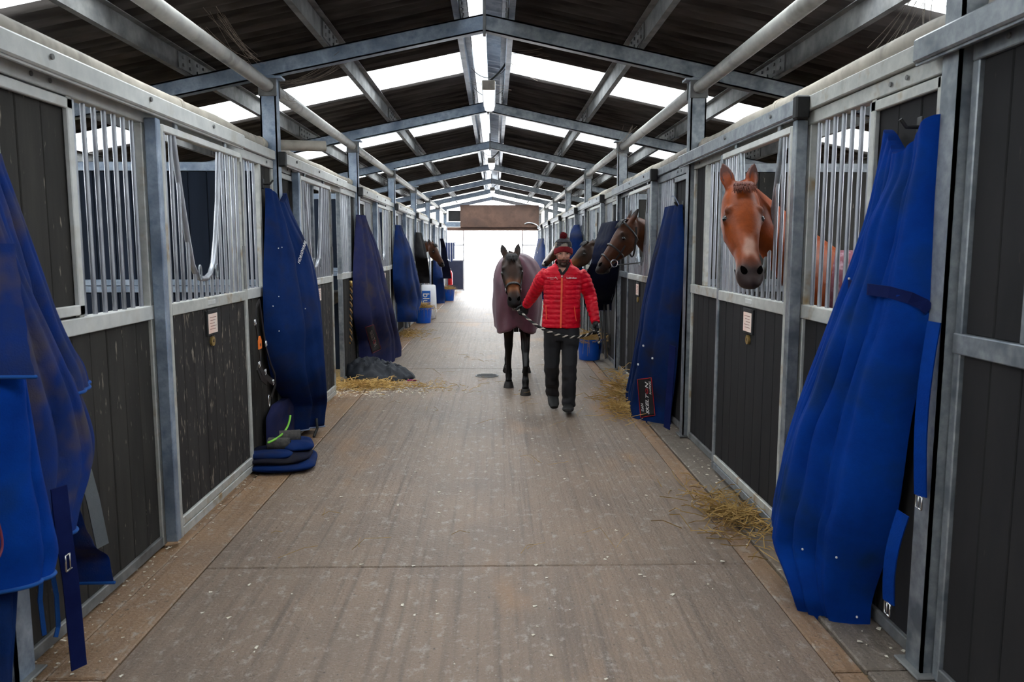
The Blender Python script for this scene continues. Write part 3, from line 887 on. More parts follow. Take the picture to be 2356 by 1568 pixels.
# ---- big royal-blue rug, nearest right
t = thing('horse_rug', 'large royal blue horse rug hanging full length at the near right', 'horse rug', (1.6, 3.3, 0.1), 'horse rugs hung on the stall fronts')
L_ = [(2040, 272), (2022, 330), (2012, 420), (1985, 520), (1960, 590), (1925, 690), (1885, 790), (1845, 890), (1812, 980), (1788, 1070), (1774, 1150), (1770, 1230), (1780, 1290), (1800, 1340), (1830, 1390), (1870, 1430), (1920, 1450), (1962, 1464)]
R_ = [(2166, 272), (2160, 350), (2150, 480), (2148, 600), (2140, 700), (2138, 800), (2110, 900), (2090, 1000), (2078, 1080), (2072, 1160), (2062, 1220), (2045, 1300), (2025, 1370), (2010, 1420), (1998, 1452), (1990, 1464)]
o, bv, rw = drape(t, 1, L_, R_, [(0, .05), (.15, .10), (.4, .20), (.75, .30), (.92, .26), (1, .18)], folds=((2.5, .034, 0), (5, .018, 1.2), (9, .006, .4)), m=royal_m, hem=mat('bright_blue_binding', srgb(24, 60, 220), rough=.6), seed=3, topdip=.12, xw=1.74, nr=80, nc=72, power=.45, wr=.02)
RUG_R1 = (o, bv); lint(bv, o, ((1925, 1281), (1847, 1262), (1971, 1418), (1955, 641)))
hook(t, 1, 3.12, 2.12)
q = MB(); pts = [hit(bv, x, y) for x, y in [(1955, 655), (2000, 665), (2050, 672), (2095, 685), (2125, 700), (2136, 712)]]
q.ribbon([p + n * .006 for p, n in pts if p], .045, .006, lambda i: pts[min(i, len(pts) - 1)][1]); q.build('strap', strap_m, o)
for (xa, ya), (xb, yb), z_ in (((2150, 740), (2118, 1140), 0), ((2078, 1180), (2045, 1385), 1)):
    a, b = at_x(xa, ya, 1.70 if z_ == 0 else 1.62), at_x(xb, yb, 1.70 if z_ == 0 else 1.62)
    q = MB(); q.ribbon([a.lerp(b, i / 8) + Vector((-.02 * math.sin(PI * i / 8), 0, 0)) for i in range(9)], .055, .006, (1, 0.35, 0)); st = q.build('surcingle_strap', royal_m, t)
    buckle(st, b + Vector((-.005, 0, -.025)), 1, .04)
p, n = hit(bv, 2105, 297)
if p: buckle(o, p + n * .01, 1, .03)
# pale folded corner showing at the top
for pl in ([(2052, 280), (2046, 330), (2044, 400)], [(2075, 300), (2085, 315), (2100, 308), (2135, 290), (2160, 276)]):
    pts = [hit(bv, x, y) for x, y in pl]; pts = [p + n * .006 for p, n in pts if p]
    if len(pts) > 2: q = MB(); q.tube(pts, .007, 6); q.build('binding', trim_m, o, smooth=True)

# ---- navy stable rug with sponsor patch, second on the right
t = thing('horse_rug', 'navy horse rug with a red-edged sponsor patch near its hem, hanging on the right', 'horse rug', (1.6, 7.2, 0.1), 'horse rugs hung on the stall fronts')
L_ = [(1532, 470), (1520, 520), (1500, 590), (1480, 680), (1465, 760), (1448, 840), (1433, 900), (1429, 940), (1445, 965), (1470, 978)]
R_ = [(1568, 462), (1573, 560), (1570, 680), (1562, 760), (1556, 850), (1548, 940), (1540, 978)]
o, bv, rw = drape(t, 1, L_, R_, [(0, .05), (.2, .16), (.6, .26), (1, .28)], folds=((2, .038, .5), (4, .020, 1.2)), m=navy_m, hem=trim_pale, seed=5, xw=1.74, nr=64, nc=56, wr=.014)
hook(t, 1, 7.0, 2.02)
Q = [(1468, 872), (1500, 868), (1508, 955), (1475, 960)]
pt = patch_on(bv, Q, patch_m, o, 'sponsor_patch')
if pt:
    frame_on(bv, Q, red_m, pt)
    text_on(bv, 'SKELTON', .078, (1491, 915), (-1.5, -30), letter_m, pt, accent=(5, red_m))
    text_on(bv, 'DAN', .040, (1480, 936), (-1.0, -12), letter_m, pt)
    text_on(bv, 'RACING', .034, (1498, 891), (-.8, -14), letter_m, pt)
Q2 = [(1447, 880), (1452, 876), (1450, 935), (1437, 932)]
pt = patch_on(bv, Q2, patch_m, o, 'side_patch')
if pt:
    frame_on(bv, Q2, red_m, pt)
    text_on(bv, 'RACING', .034, (1446, 910), (-2, -8), letter_m, pt)
q = MB(); a, b = at_x(1548, 795, 1.56), at_x(1534, 985, 1.56)
q.ribbon([a.lerp(b, i / 6) for i in range(7)], .075, .006, (1, .6, 0)); q.build('hanging_strap', strap_m, t)
for (x, y) in ((1481, 795), (1502, 824), (1469, 838)):
    p, n = hit(bv, x, y)
    if p: q = MB(); q.bbox(p + n * .004 - Vector((.008, .008, .008)), p + n * .004 + Vector((.008, .008, .010)), .003); q.build('lint_fleck', letter_m, o)
q = MB(); q.tube([bez([(1.70, 6.93, 2.02), (1.66, 6.95, 2.12), (1.66, 7.05, 2.10)], i / 6) for i in range(7)], .005, 6); q.build('tie_cord', trim_pale, t, smooth=True)

# ---- navy rug, second on the left, over a folded under-layer
t = thing('horse_rug', 'plain navy horse rug with white lettering on its shoulder, beside the second left door', 'horse rug', (-1.6, 6.3, 0.3), 'horse rugs hung on the stall fronts')
L_ = [(613, 440), (610, 560), (607, 700), (612, 800), (622, 880), (640, 935), (665, 960)]
R_ = [(655, 432), (690, 520), (722, 600), (737, 680), (745, 780), (752, 870), (753, 925), (744, 950), (722, 962)]
o, bv, rw = drape(t, -1, L_, R_, [(0, .05), (.2, .15), (.55, .30), (.85, .30), (1, .22)], folds=((2, .042, .2), (4, .022, 1.9), (7, .008, 0)), m=navy_m, hem=trim_pale, seed=8, xw=1.74, nr=64, nc=56, wr=.016, topdip=.10)
hook(t, -1, 6.35, 2.15)
lint(bv, o, ((641, 682), (702, 710), (628, 704), (642, 761), (640, 571), (648, 569)))
text_on(bv, 'HORSEWARE', .040, (693, 580), (5, -16), letter_m, o)
text_on(bv, 'IRELAND', .024, (701, 577), (5, -16), letter_m, o)
q = MB(); pts = [hit(bv, x, y) for x, y in ((668, 470), (682, 505), (698, 540), (706, 560), (700, 580))]
pts = [p + n * .006 for p, n in pts if p]
if len(pts) > 2: q.tube(pts, .008, 6); q.build('neck_binding', trim_pale, o, smooth=True)
o2, bv2, _ = drape(t, -1, [(628, 935), (614, 965), (615, 1012)], [(700, 935), (694, 965), (690, 1010)], [(0, .06), (1, .06)], folds=((2, .01, 0),), m=navy_dusty, seed=9, xw=1.74, nr=20, nc=24, name='under_layer')
p0 = at_x(660, 960, -1.55)
q = MB(); q.tube([bez([at_x(668, 955, -1.56), at_x(664, 995, -1.56), at_x(640, 1008, -1.57), at_x(617, 1018, -1.60)], i / 10) for i in range(11)], .009, 6); q.build('green_cord', mat('green_cord', srgb(120, 190, 60), rough=.6), t, smooth=True)
q = MB(); q.tube([at_x(728, 962, -1.5), at_x(730, 985, -1.5), at_x(722, 1004, -1.5)], .012, 6); q.build('leg_strap', black_m, t, smooth=True)

# ---- quilted navy rug, third on the left, above the crumpled rug on the floor
t = thing('horse_rug', 'quilted navy horse rug with a red-edged patch above the crumpled rug on the left', 'horse rug', (-1.6, 10.4, 0.3), 'horse rugs hung on the stall fronts')
L_ = [(821, 492), (816, 560), (813, 650), (815, 760), (828, 808)]
R_ = [(838, 490), (868, 560), (888, 640), (904, 690), (916, 740), (928, 788), (924, 808), (910, 818)]
o, bv, rw = drape(t, -1, L_, R_, [(0, .06), (.25, .2), (.6, .34), (1, .32)], folds=((3, .036, 0), (6, .018, 1)), m=navy_dusty, seed=12, xw=1.74, nr=48, nc=48, wr=.02)
Q = [(840, 752), (859, 746), (876, 802), (856, 812)]
pt = patch_on(bv, Q, patch_m, o, 'sponsor_patch')
if pt:
    frame_on(bv, Q, mat('dull_red_thread', srgb(110, 34, 50), rough=.8), pt)
    text_on(bv, 'SKELTON', .075, (857, 778), (3, 10), letter_dull, pt, accent=(5, red_m))
Q = [(866, 572), (872, 570), (884, 588), (880, 592)]
pt = patch_on(bv, Q, patch_m, o, 'maker_patch')
if pt: text_on(bv, 'HORSEWARE', .03, (875, 580), (4, 6), letter_m, pt)
# ---- fourth to sixth on the left
t = thing('horse_rug', 'navy and brown-stained horse rug folded over itself, hanging fourth on the left', 'horse rug', (-1.6, 14.2, .5), 'horse rugs hung on the stall fronts')
o, bv, rw = drape(t, -1, [(910, 518), (905, 600), (905, 660), (914, 718)], [(922, 514), (946, 570), (962, 630), (974, 682), (968, 714), (945, 727)], [(0, .06), (.3, .24), (1, .36)], folds=((2, .03, 0), (4, .015, 1)), m=navy_m, seed=15, xw=1.74, nr=40, nc=36, wr=.02)
Q = [(938, 655), (950, 648), (971, 692), (957, 702)]
pt = patch_on(bv, Q, mat('brown_patch', srgb(54, 42, 42), rough=.8), o, 'sponsor_patch')
if pt:
    text_on(bv, 'SKELTON', .085, (954, 675), (5, 10), letter_dull, pt, accent=(5, red_m))
t = thing('horse_rug', 'short black waxed rug hanging fifth on the left, above the white sack', 'horse rug', (-1.6, 17.4, .8), 'horse rugs hung on the stall fronts')
drape(t, -1, [(957, 536), (955, 590), (962, 640)], [(970, 534), (980, 570), (986, 610), (984, 646)], [(0, .05), (.5, .25), (1, .24)], folds=((2, .03, 0), (3, .02, 1)), m=black_rug, seed=18, xw=1.74, nr=30, nc=28)
t = thing('horse_rug', 'long navy rug with leg straps hanging below the far left bay horse', 'horse rug', (-1.6, 20, .4), 'horse rugs hung on the stall fronts')
o, _, _ = drape(t, -1, [(998, 596), (997, 640), (998, 690)], [(1014, 600), (1022, 650), (1026, 680), (1018, 696)], [(0, .10), (.4, .26), (1, .3)], folds=((2, .03, 0), (4, .015, 1)), m=navy_m, seed=19, xw=1.74, nr=30, nc=30)
q = MB(); c0 = at_x(1007, 697, -1.55); q.tube([c0 + Vector((0, .16 * math.cos(a), -.11 - .11 * math.sin(a))) for a in [PI * j / 10 + 0 for j in range(11)]], .014, 6); q.build('leg_strap', black_m, t, smooth=True)
t = thing('horse_rug', 'narrow dark navy rug hanging by the last stall on the left', 'horse rug', (-1.6, 24, .8), 'horse rugs hung on the stall fronts')
drape(t, -1, [(1015, 550), (1016, 600), (1018, 640)], [(1020, 548), (1026, 590), (1029, 640)], [(0, .1), (1, .3)], m=navy_dk, seed=21, xw=1.74, nr=24, nc=24)
# striped towel and red container by the left end door
stripe_b = mat('blue_towel_stripe', srgb(40, 62, 120), rough=.9); stripe_w = mat('white_towel_stripe', srgb(225, 228, 235), rough=.9)
t = thing('striped_towel', 'blue and white striped towel hanging beside the far left door', 'towel', (-1.6, 28.6, 1.2))
MB().bbox((-1.80, 28.585, 1.80), (-1.30, 28.605, 1.83), .004).build('hanging_rail', galv, t)
for i in range(7):
    x0 = -1.66 + i * .045; zb_ = 1.18 + .05 * math.sin(i * 1.3); yy = 28.57 + .015 * math.sin(i * 1.9)
    q = MB(); q.ribbon([(x0, yy + .01 * math.sin(3 * k), 1.815 - (1.815 - zb_) * k / 6) for k in range(7)], .0455, .012, (0, 1, 0)); q.build('stripe', stripe_b if i % 2 == 0 else stripe_w, t)
a = at_y(1036, 638, 28.9)
t = thing('fire_extinguisher', 'red fire extinguisher hung beside the far left end door', 'extinguisher', (a.x, 28.9, a.z - .28))
q = MB(); q.lathe([(.05, -.28), (.085, -.26), (.085, .16), (.05, .24), (.025, .26)], (a.x, 28.9, a.z), 14); q.build('cylinder', mat('red_paint', srgb(200, 24, 36), rough=.4), t, smooth=True, angle=40)
q = MB(); q.lathe([(.025, .26), (.03, .27), (.03, .32), (.015, .33)], (a.x, 28.9, a.z), 10); q.bbox((a.x - .02, 28.8, a.z + .30), (a.x + .02, 28.9, a.z + .33)); q.build('valve', black_m, t)
MB().bbox((-1.80, 28.88, a.z + .10), (a.x, 28.92, a.z + .14), .004).build('bracket', black_m, t)
# ---- right side, further rugs
t = thing('horse_rug', 'black and navy rug with pale piping behind the bridled bay horse', 'horse rug', (1.6, 11.3, .4), 'horse rugs hung on the stall fronts')
drape(t, 1, [(1384, 508), (1368, 560), (1356, 620), (1358, 680), (1372, 715)], [(1425, 515), (1425, 600), (1416, 680), (1405, 718)], [(0, .08), (.3, .3), (.7, .42), (1, .3)], folds=((2, .04, 0), (4, .02, 1)), m=navy_dk, hem=trim_pale, seed=25, xw=1.74, nr=40, nc=36, wr=.03, edge='far')
t = thing('horse_rug', 'navy rug hanging high behind the dark horse on the right', 'horse rug', (1.6, 14.9, .8), 'horse rugs hung on the stall fronts')
drape(t, 1, [(1322, 514), (1312, 530), (1310, 560), (1312, 640)], [(1332, 518), (1339, 540), (1340, 600), (1336, 660)], [(0, .06), (.2, .2), (1, .3)], m=navy_m, seed=26, xw=1.74, nr=30, nc=28)
t = thing('horse_rug', 'dark blue rug with a buckled strap, farthest hanging on the right', 'horse rug', (1.6, 23, .4), 'horse rugs hung on the stall fronts')
o, bv, _ = drape(t, 1, [(1238, 547), (1228, 590), (1219, 640), (1222, 700)], [(1251, 549), (1256, 590), (1262, 640), (1256, 705)], [(0, .1), (.4, .4), (1, .5)], m=navy_m, seed=27, xw=1.74, nr=30, nc=28)
p, n = hit(bv, 1238, 583)
if p: buckle(o, p + n * .02, 1, .09)

# ---- foreground rug at the left edge: layered flaps and straps
t = thing('horse_rug', 'dusty blue layered horse rug with light blue binding at the left frame edge', 'horse rug', (-1.6, 2.9, 0.3), 'horse rugs hung on the stall fronts')
lf = lambda ys: [(-150, y) for y in ys]
kw = dict(xw=1.76, nr=48, nc=56)
o, bv, _ = drape(t, -1, lf((340, 500, 700, 890)), [(0, 350), (30, 430), (62, 520), (100, 625), (135, 725), (172, 800), (208, 862), (205, 880)], [(0, .05), (.5, .12), (1, .13)], folds=((3, .024, 0), (7, .008, 1)), m=royal_near, hem=trim_m, seed=31, name='back_layer', **kw)
o, bv, _ = drape(t, -1, lf((480, 800, 1000, 1190)), [(-10, 470), (60, 640), (120, 760), (165, 850), (200, 930), (224, 1012), (218, 1050), (196, 1110), (176, 1150), (163, 1182)], [(0, .10), (.5, .2), (1, .2)], folds=((3, .026, 1), (6, .01, 0)), m=royal_near, hem=trim_m, seed=32, name='middle_layer', edge='far', **kw)
o, bv, _ = drape(t, -1, lf((840, 1000, 1280)), [(56, 842), (72, 930), (92, 1040), (115, 1140), (134, 1215), (132, 1252), (110, 1268)], [(0, .24), (1, .27)], folds=((2, .012, 1),), m=royal_m, hem=trim_m, seed=33, name='front_layer', **kw)
o, bv, _ = drape(t, -1, lf((560, 700, 850)), [(-20, 560), (20, 660), (52, 760), (76, 832), (60, 842)], [(0, .25), (1, .31)], folds=((2, .012, 0),), m=royal_near, hem=trim_m, seed=34, name='shoulder_flap', **kw)
o, bv, _ = drape(t, -1, [(90, 1170), (100, 1230), (110, 1290), (150, 1320)], [(165, 1170), (205, 1200), (230, 1255), (245, 1305), (225, 1318), (180, 1322)], [(0, .14), (1, .20)], folds=((2, .01, 0),), m=royal_near, hem=trim_m, seed=35, name='lower_pouch', xw=1.76, nr=24, nc=30)
def strap_px(pts, X, w, m, parent, nm, nrm=(1, -.7, 0)):
    q = MB(); P = [at_x(x, y, X) for x, y in pts]
    n = 12; L = []
    for i in range(n + 1):
        f = i / n * (len(P) - 1); k = min(int(f), len(P) - 2); L.append(P[k].lerp(P[k + 1], f - k))
    q.ribbon(L, w, .006, nrm); return q.build(nm, m, parent), L
o, L = strap_px([(135, 1120), (150, 1250), (162, 1330), (182, 1535)], -1.52, .058, strap_m, t, 'long_strap')
buckle(o, L[6] + Vector((.006, 0, 0)), -1, .05)
strap_px([(196, 1085), (214, 1150), (236, 1255)], -1.66, .055, grey_strap, t, 'grey_strap')
for pts in ([(96, 1300), (92, 1380), (102, 1460)], [(118, 1305), (130, 1370), (134, 1440), (128, 1465)]):
    o, L = strap_px(pts, -1.60, .016, trim_m, t, 'blue_clip_strap'); buckle(o, L[0] + Vector((0, 0, .03)), -1, .03)
for pts in ([(-30, 1120), (-8, 1190), (14, 1250), (20, 1270), (-10, 1300), (-60, 1330)],):
    P = [at_x(x, y, -1.54) for x, y in pts]; q = MB(); q.tube([bez(P, i / 14) for i in range(15)], .004, 6); q.build('pink_cord', mat('pink_cord', srgb(110, 40, 58), rough=.6), t, smooth=True)
o, bv, _ = drape(t, -1, [(-160, 1180), (-160, 1400), (-120, 1580)], [(20, 1180), (40, 1290), (34, 1380), (20, 1560)], [(0, .16), (1, .16)], m=navy_m, seed=36, name='tail_flap', xw=1.76, nr=20, nc=30)

# ================================================================== headcollars and ropes on the left front
t = thing('headcollar', 'black leather headcollar with an orange tag hanging beside the navy rug on the left', 'headcollar', (-1.74, 6.1, 1.3))
XH = -1.655
def lpath(pts, n=24):
    P = [at_x(x, y, XH) for x, y in pts]; out = []
    for i in range(n + 1):
        f = i / n * (len(P) - 1); k = min(int(f), len(P) - 2); out.append(P[k].lerp(P[k + 1], f - k))
    return out
for pts, w in (([(597, 690), (590, 705), (588, 740), (596, 800), (600, 840), (596, 845)], .026), ([(597, 692), (606, 760), (612, 800), (622, 835), (632, 860), (634, 885), (624, 915)], .026), ([(594, 838), (604, 858), (618, 872), (630, 880)], .05), ([(592, 846), (600, 868), (614, 880)], .04)):
    q = MB(); q.ribbon(lpath(pts), w, .008, (1, .1, 0)); q.build('leather_strap', leather_m, t)
for (x, y) in ((587, 741), (611, 855), (597, 838), (612, 790), (629, 878)): 
    buckle(t, at_x(x, y, XH + .01), -1, .032)
q = MB(); c = at_x(619, 922, XH + .005); q.tube([c + Vector((0, .018 * math.cos(a), .045 * math.sin(a))) for a in [2 * PI * j / 12 for j in range(13)]], .005, 6, caps=False); q.build('snap_hook', steel_m, t, smooth=True)
c = at_x(597, 788, XH + .012)
og = mat('orange_tag', srgb(236, 120, 40), rough=.5)
q = MB(); q.prism([(c.y - .038, c.z - .045), (c.y + .038, c.z - .045), (c.y + .038, c.z + .015), (c.y + .012, c.z + .05), (c.y - .012, c.z + .05), (c.y - .038, c.z + .015)], 0, c.x, c.x + .006)
o = q.build('number_tag', og, t)
text_at('54', .034, (c.x + .0075, c.y, c.z - .016), (0, 1, 0), (0, 0, 1), black_m, o, ext=.0005)
t = thing('lead_rope', 'gold and black twisted lead rope hanging left of the quilted rug', 'rope', (-1.70, 9.8, .9))
gold_m = mat('gold_rope', srgb(170, 130, 84), srgb(130, 96, 60), rough=.8, scale=30)
A = at_x(808, 655, -1.69); B = at_x(807, 790, -1.69)
for j, (m_, nm) in enumerate(((gold_m, 'gold_strand'), (black_m, 'black_strand'))):
    q = MB(); q.tube([A.lerp(B, i / 60) + Vector((.010 * math.cos(i * .9 + PI * j), .010 * math.sin(i * .9 + PI * j), 0)) for i in range(61)], .010, 6); q.build(nm, m_, t, smooth=True)
q = MB(); q.tube([A + Vector((0, -.02, .05)), A + Vector((0, 0, -.03))], .018, 8); q.build('rope_clip', brass_m, t, smooth=True)
# tack hanging behind the bay horse rug, right
t = thing('tack_straps', 'tangle of black leather straps hanging below the black and navy rug on the right', 'tack', (1.66, 11.2, .6))
for i in range(4):
    P = [at_x(1372 + 9 * i, 700, 1.62), at_x(1370 + 10 * i, 740, 1.62), at_x(1376 + 8 * i + 6 * (i % 2), 780, 1.62), at_x(1380 + 7 * i, 800 + 12 * (i % 3), 1.62)]
    q = MB(); q.ribbon([bez(P, j / 10) for j in range(11)], .04, .008, (1, .3 * i, 0)); q.build('leather_strap', leather_m, t)
t = thing('tack_straps', 'black straps dangling below the fourth rug on the left', 'tack', (-1.66, 14.0, .4))
for i in range(3):
    P = [at_x(934 + 6 * i, 700, -1.66), at_x(932 + 5 * i, 740, -1.66), at_x(935 + 4 * i + 3 * (i % 2), 752, -1.66)]
    q = MB(); q.ribbon([bez(P, j / 10) for j in range(11)], .03, .008, (1, .3 * i, 0)); q.build('leather_strap', leather_m, t)
# ================================================================== horses
def loft(q, secs, side, n=16, e=2.0, capends=True):
    """closed skin through elliptical sections: (centre, half size along side, half size across)"""
    P = [Vector(s_[0]) for s_ in secs]; side = Vector(side)
    rings = []
    for i, s_ in enumerate(secs):
        t = (P[min(i + 1, len(P) - 1)] - P[max(i - 1, 0)]).normalized()
        sd = (side - t * side.dot(t)).normalized(); ot = t.cross(sd)
        ring = []
        for k in range(n):
            an = 2 * PI * k / n; c, s2 = math.cos(an), math.sin(an)
            c = math.copysign(abs(c) ** (2 / e), c); s2 = math.copysign(abs(s2) ** (2 / e), s2)
            ring.append(P[i] + sd * (s_[1] * c) + ot * (s_[2] * s2))
        rings.append(ring)
    vs = [p for r in rings for p in r]; fs = []
    for i in range(len(rings) - 1):
        for k in range(n):
            k2 = (k + 1) % n; fs.append((i * n + k, i * n + k2, (i + 1) * n + k2, (i + 1) * n + k))
    fs.append(tuple(range(n))[::-1]); m = (len(rings) - 1) * n; fs.append(tuple(m + k for k in range(n)))
    q.add(vs, fs)
def ball(q, c, r, n=10):
    c = Vector(c); r = (r, r, r) if not isinstance(r, (tuple, list)) else r
    vs = [c + Vector((0, 0, -r[2]))]; fs = []
    for i in range(1, n):
        th = PI * i / n - PI / 2
        for k in range(2 * n):
            a = PI * k / n; vs.append(c + Vector((r[0] * math.cos(th) * math.cos(a), r[1] * math.cos(th) * math.sin(a), r[2] * math.sin(th))))
    vs.append(c + Vector((0, 0, r[2])))
    m = 2 * n
    for k in range(m): fs.append((0, 1 + (k + 1) % m, 1 + k))
    for i in range(n - 2):
        for k in range(m): fs.append((1 + i * m + k, 1 + i * m + (k + 1) % m, 1 + (i + 1) * m + (k + 1) % m, 1 + (i + 1) * m + k))
    b = 1 + (n - 2) * m
    for k in range(m): fs.append((b + k, b + (k + 1) % m, len(vs) - 1))
    q.add(vs, fs)
def skin(q, name, voxel, smooth_it=4, fac=0.5, off=(0, 0, 0)):
    """weld overlapping volumes into one continuous surface"""
    me = q.mesh(name + '_raw', off)
    o = bpy.data.objects.new('tmp_skin', me); COL.objects.link(o)
    md = o.modifiers.new('r', 'REMESH'); md.mode = 'VOXEL'; md.voxel_size = voxel; md.use_smooth_shade = True
    if smooth_it: ms = o.modifiers.new('s', 'SMOOTH'); ms.factor = fac; ms.iterations = smooth_it
    dg = bpy.context.evaluated_depsgraph_get()
    out = bpy.data.meshes.new_from_object(o.evaluated_get(dg)); out.name = name
    bpy.data.objects.remove(o); bpy.data.meshes.remove(me)
    out.polygons.foreach_set('use_smooth', [True] * len(out.polygons))
    return out
def paint(me, fn, attr='Col'):
    a = me.color_attributes.new(attr, 'FLOAT_COLOR', 'POINT')
    buf = []
    for v in me.vertices: 
        c = fn(v.co); buf += [c[0], c[1], c[2], 1.0]
    a.data.foreach_set('color', buf)
def mixc(a, b, t):
    t = max(0, min(1, t)); return tuple(a[i] + (b[i] - a[i]) * t for i in range(3))
def smooth01(x, lo, hi):
    t = max(0, min(1, (x - lo) / (hi - lo))); return t * t * (3 - 2 * t)
coat_m = mat('horse_coat', (1, 1, 1, 1), vcol='Col', rough=0.45, scale=14, spec=0.18, stretch=(1, 1, 1), bump=.0012, bscale=70)
eye_m = mat('dark_eye', srgb(14, 10, 8), rough=0.08, spec=0.8)
hoof_m = mat('dark_hoof', srgb(30, 27, 26), srgb(46, 42, 40), rough=0.55, scale=20)
mane_m = mat('black_mane', srgb(20, 18, 18), srgb(34, 30, 30), rough=0.6, scale=60)
mane_ch = mat('chestnut_mane', srgb(84, 34, 15), srgb(112, 48, 22), rough=0.6, scale=60)
nostril_m = mat('nostril', srgb(8, 6, 6), rough=0.9, spec=0.0)

HEAD = [(-.035, .040, .08), (0, .074, .15), (.06, .098, .20), (.13, .106, .245), (.20, .108, .270), (.27, .096, .262), (.34, .078, .225), (.41, .064, .180), (.48, .061, .155), (.53, .068, .150), (.57, .073, .142), (.605, .067, .122), (.628, .046, .080), (.636, .02, .04)]
def make_horse(name, label, H, poll, hdir, hfront, pal, legs=None, neck_mid=None, trunk=True, root_label_cat='horse', scale=1.0, group=None, ears=(1, 1), ear_back=0.0, blaze=None, voxel=.012, hl=1.0, nk=1.0):
    """H: matrix local->world (local +X is forward). poll / hdir / hfront in world."""
    Hi = H.inverted(); R = Hi.to_3x3()
    poll = Hi @ Vector(poll); hd = (R @ Vector(hdir)).normalized(); hf = R @ Vector(hfront); hf = (hf - hd * hf.dot(hd)).normalized(); hs = hd.cross(hf).normalized()
    root = bpy.data.objects.new(name, None); root.empty_display_size = .2; COL.objects.link(root); root.matrix_world = H
    tag(root, label, 'horse', group)
    q = MB()
    T = [(.03, 1.06, .10, .12), (0, 1.07, .17, .20), (-.12, 1.09, .23, .30), (-.35, 1.16, .265, .39), (-.7, 1.14, .29, .35), (-1.05, 1.16, .29, .32), (-1.3, 1.20, .275, .32), (-1.5, 1.19, .23, .29), (-1.62, 1.15, .14, .20)]
    if trunk: loft(q, [((x, 0, z), a, b) for x, z, a, b in T], (0, 1, 0), 24)
    # neck
    nb = Vector((-.16, 0, 1.20)); pe = poll - hf * .085 + hd * .02
    mid = Vector(neck_mid) if neck_mid else (nb.lerp(pe, .5) + Vector((0, 0, .05)))
    if neck_mid: mid = Hi @ Vector(neck_mid)
    N = []
    for i in range(9):
        t = i / 8; p = nb.lerp(mid, t).lerp(mid.lerp(pe, t), t)
        N.append((p, .15 + (.068 - .15) * t ** .8, (.30 + (.105 - .30) * t ** .75) * (nk + (1 - nk) * t)))
    sd = Vector((0, 1, 0)).lerp(hs if hs.y > 0 else -hs, .5)
    loft(q, N, sd, 18)
    # head
    S = []
    def hp(u, lat=0, fr=0): return poll + hd * u + hs * lat * hl + hf * fr
    for u, a, D in HEAD:
        fr = .035 if u > .1 else .035 * max(0, u + .035) / .135
        S.append((hp(u, 0, fr - D / 2), a * hl, D / 2))
    loft(q, S, hs, 20, 2.35)
    for s in (-1, 1):
        ball(q, hp(.175, s * .080, -.016), .030)                # brow
        ball(q, hp(.215, s * .080, -.055), .036)
        loft(q, [(hp(.24, s * .082, -.045), .016, .022), (hp(.36, s * .058, -.040), .012, .018), (hp(.44, s * .046, -.03), .008, .012)], hs, 8)   # cheek bone
        ball(q, hp(.25, s * .036, -.170), .055)                 # jowl
        ball(q, hp(.565, s * .046, -.014), .028)                # nostril rim
    ball(q, hp(.575, 0, -.095), (.034, .034, .034))              # chin
    # ears
    EA = []
    for s, on in zip((-1, 1), ears):
        b0 = hp(-.005, s * .058, -.045); d = (-hd * 1.0 + hs * s * .22 + hf * (.12 - ear_back)).normalized()
        n2 = (hf * .92 + hs * s * .38).normalized(); w = d.cross(n2).normalized()
        EA.append((b0, d, w, n2))
        loft(q, [(b0 - d * .03, .026, .024), (b0 + d * .02, .034, .026), (b0 + d * .055, .044, .022), (b0 + d * .09, .040, .016), (b0 + d * .125, .025, .011), (b0 + d * .152, .008, .006)], w, 12)
    # legs
    if legs is None: legs = {}
    hooves = []
    if trunk:
        for s, nm in ((-1, 'fr'), (1, 'fl')):
            dx, lift, swing = legs.get(nm, (0, 0, 0))
            y = s * .098
            K = (-.16 + dx * .5, y, .50 + lift); Fk = (-.17 + dx, y, .15 + lift); C = (-.17 + dx, y, .30 + lift)
            loft(q, [(p_, a_ * 1.14, b_ * 1.12) for p_, a_, b_ in [((-.26, s * .15, 1.10), .075, .15), ((-.22, s * .155, .90), .080, .115), ((-.19 + dx * .2, y, .74 + lift * .5), .062, .080), ((-.165 + dx * .42, y, .57 + lift), .046, .055), (K, .046, .052), ((-.16 + dx * .6, y, .43 + lift), .037, .043), (C, .028, .037), ((-.168 + dx * .93, y, .20 + lift), .029, .038), (Fk, .038, .045), ((-.145 + dx, y, .10 + lift), .032, .036), ((-.125 + dx, y, .065 + lift), .040, .044)]], (0, 1, 0), 14)
            hooves.append((Vector((-.12 + dx, y, lift)), swing))
        for s, nm in ((-1, 'hr'), (1, 'hl')):
            dx, lift, swing = legs.get(nm, (0, 0, 0))
            y = s * .125
            loft(q, [(p_, a_ * 1.14, b_ * 1.12) for p_, a_, b_ in [((-1.32, s * .13, 1.15), .11, .20), ((-1.22 + dx * .1, s * .155, .92), .105, .17), ((-1.24 + dx * .3, y, .76), .075, .115), ((-1.36 + dx * .55, y, .62), .050, .068), ((-1.46 + dx * .7, y, .52 + lift * .5), .042, .060), ((-1.47 + dx * .75, y, .45 + lift * .6), .038, .050), ((-1.455 + dx * .88, y, .30 + lift), .030, .038), ((-1.45 + dx * .97, y, .19 + lift), .031, .038), ((-1.445 + dx, y, .15 + lift), .038, .045), ((-1.42 + dx, y, .10 + lift), .032, .036), ((-1.40 + dx, y, .065 + lift), .040, .044)]], (0, 1, 0), 14)
            hooves.append((Vector((-1.395 + dx, y, lift)), swing))
    me = skin(q, 'body', voxel, 5)
    nd = lambda p: noise.noise(p * 3.1)
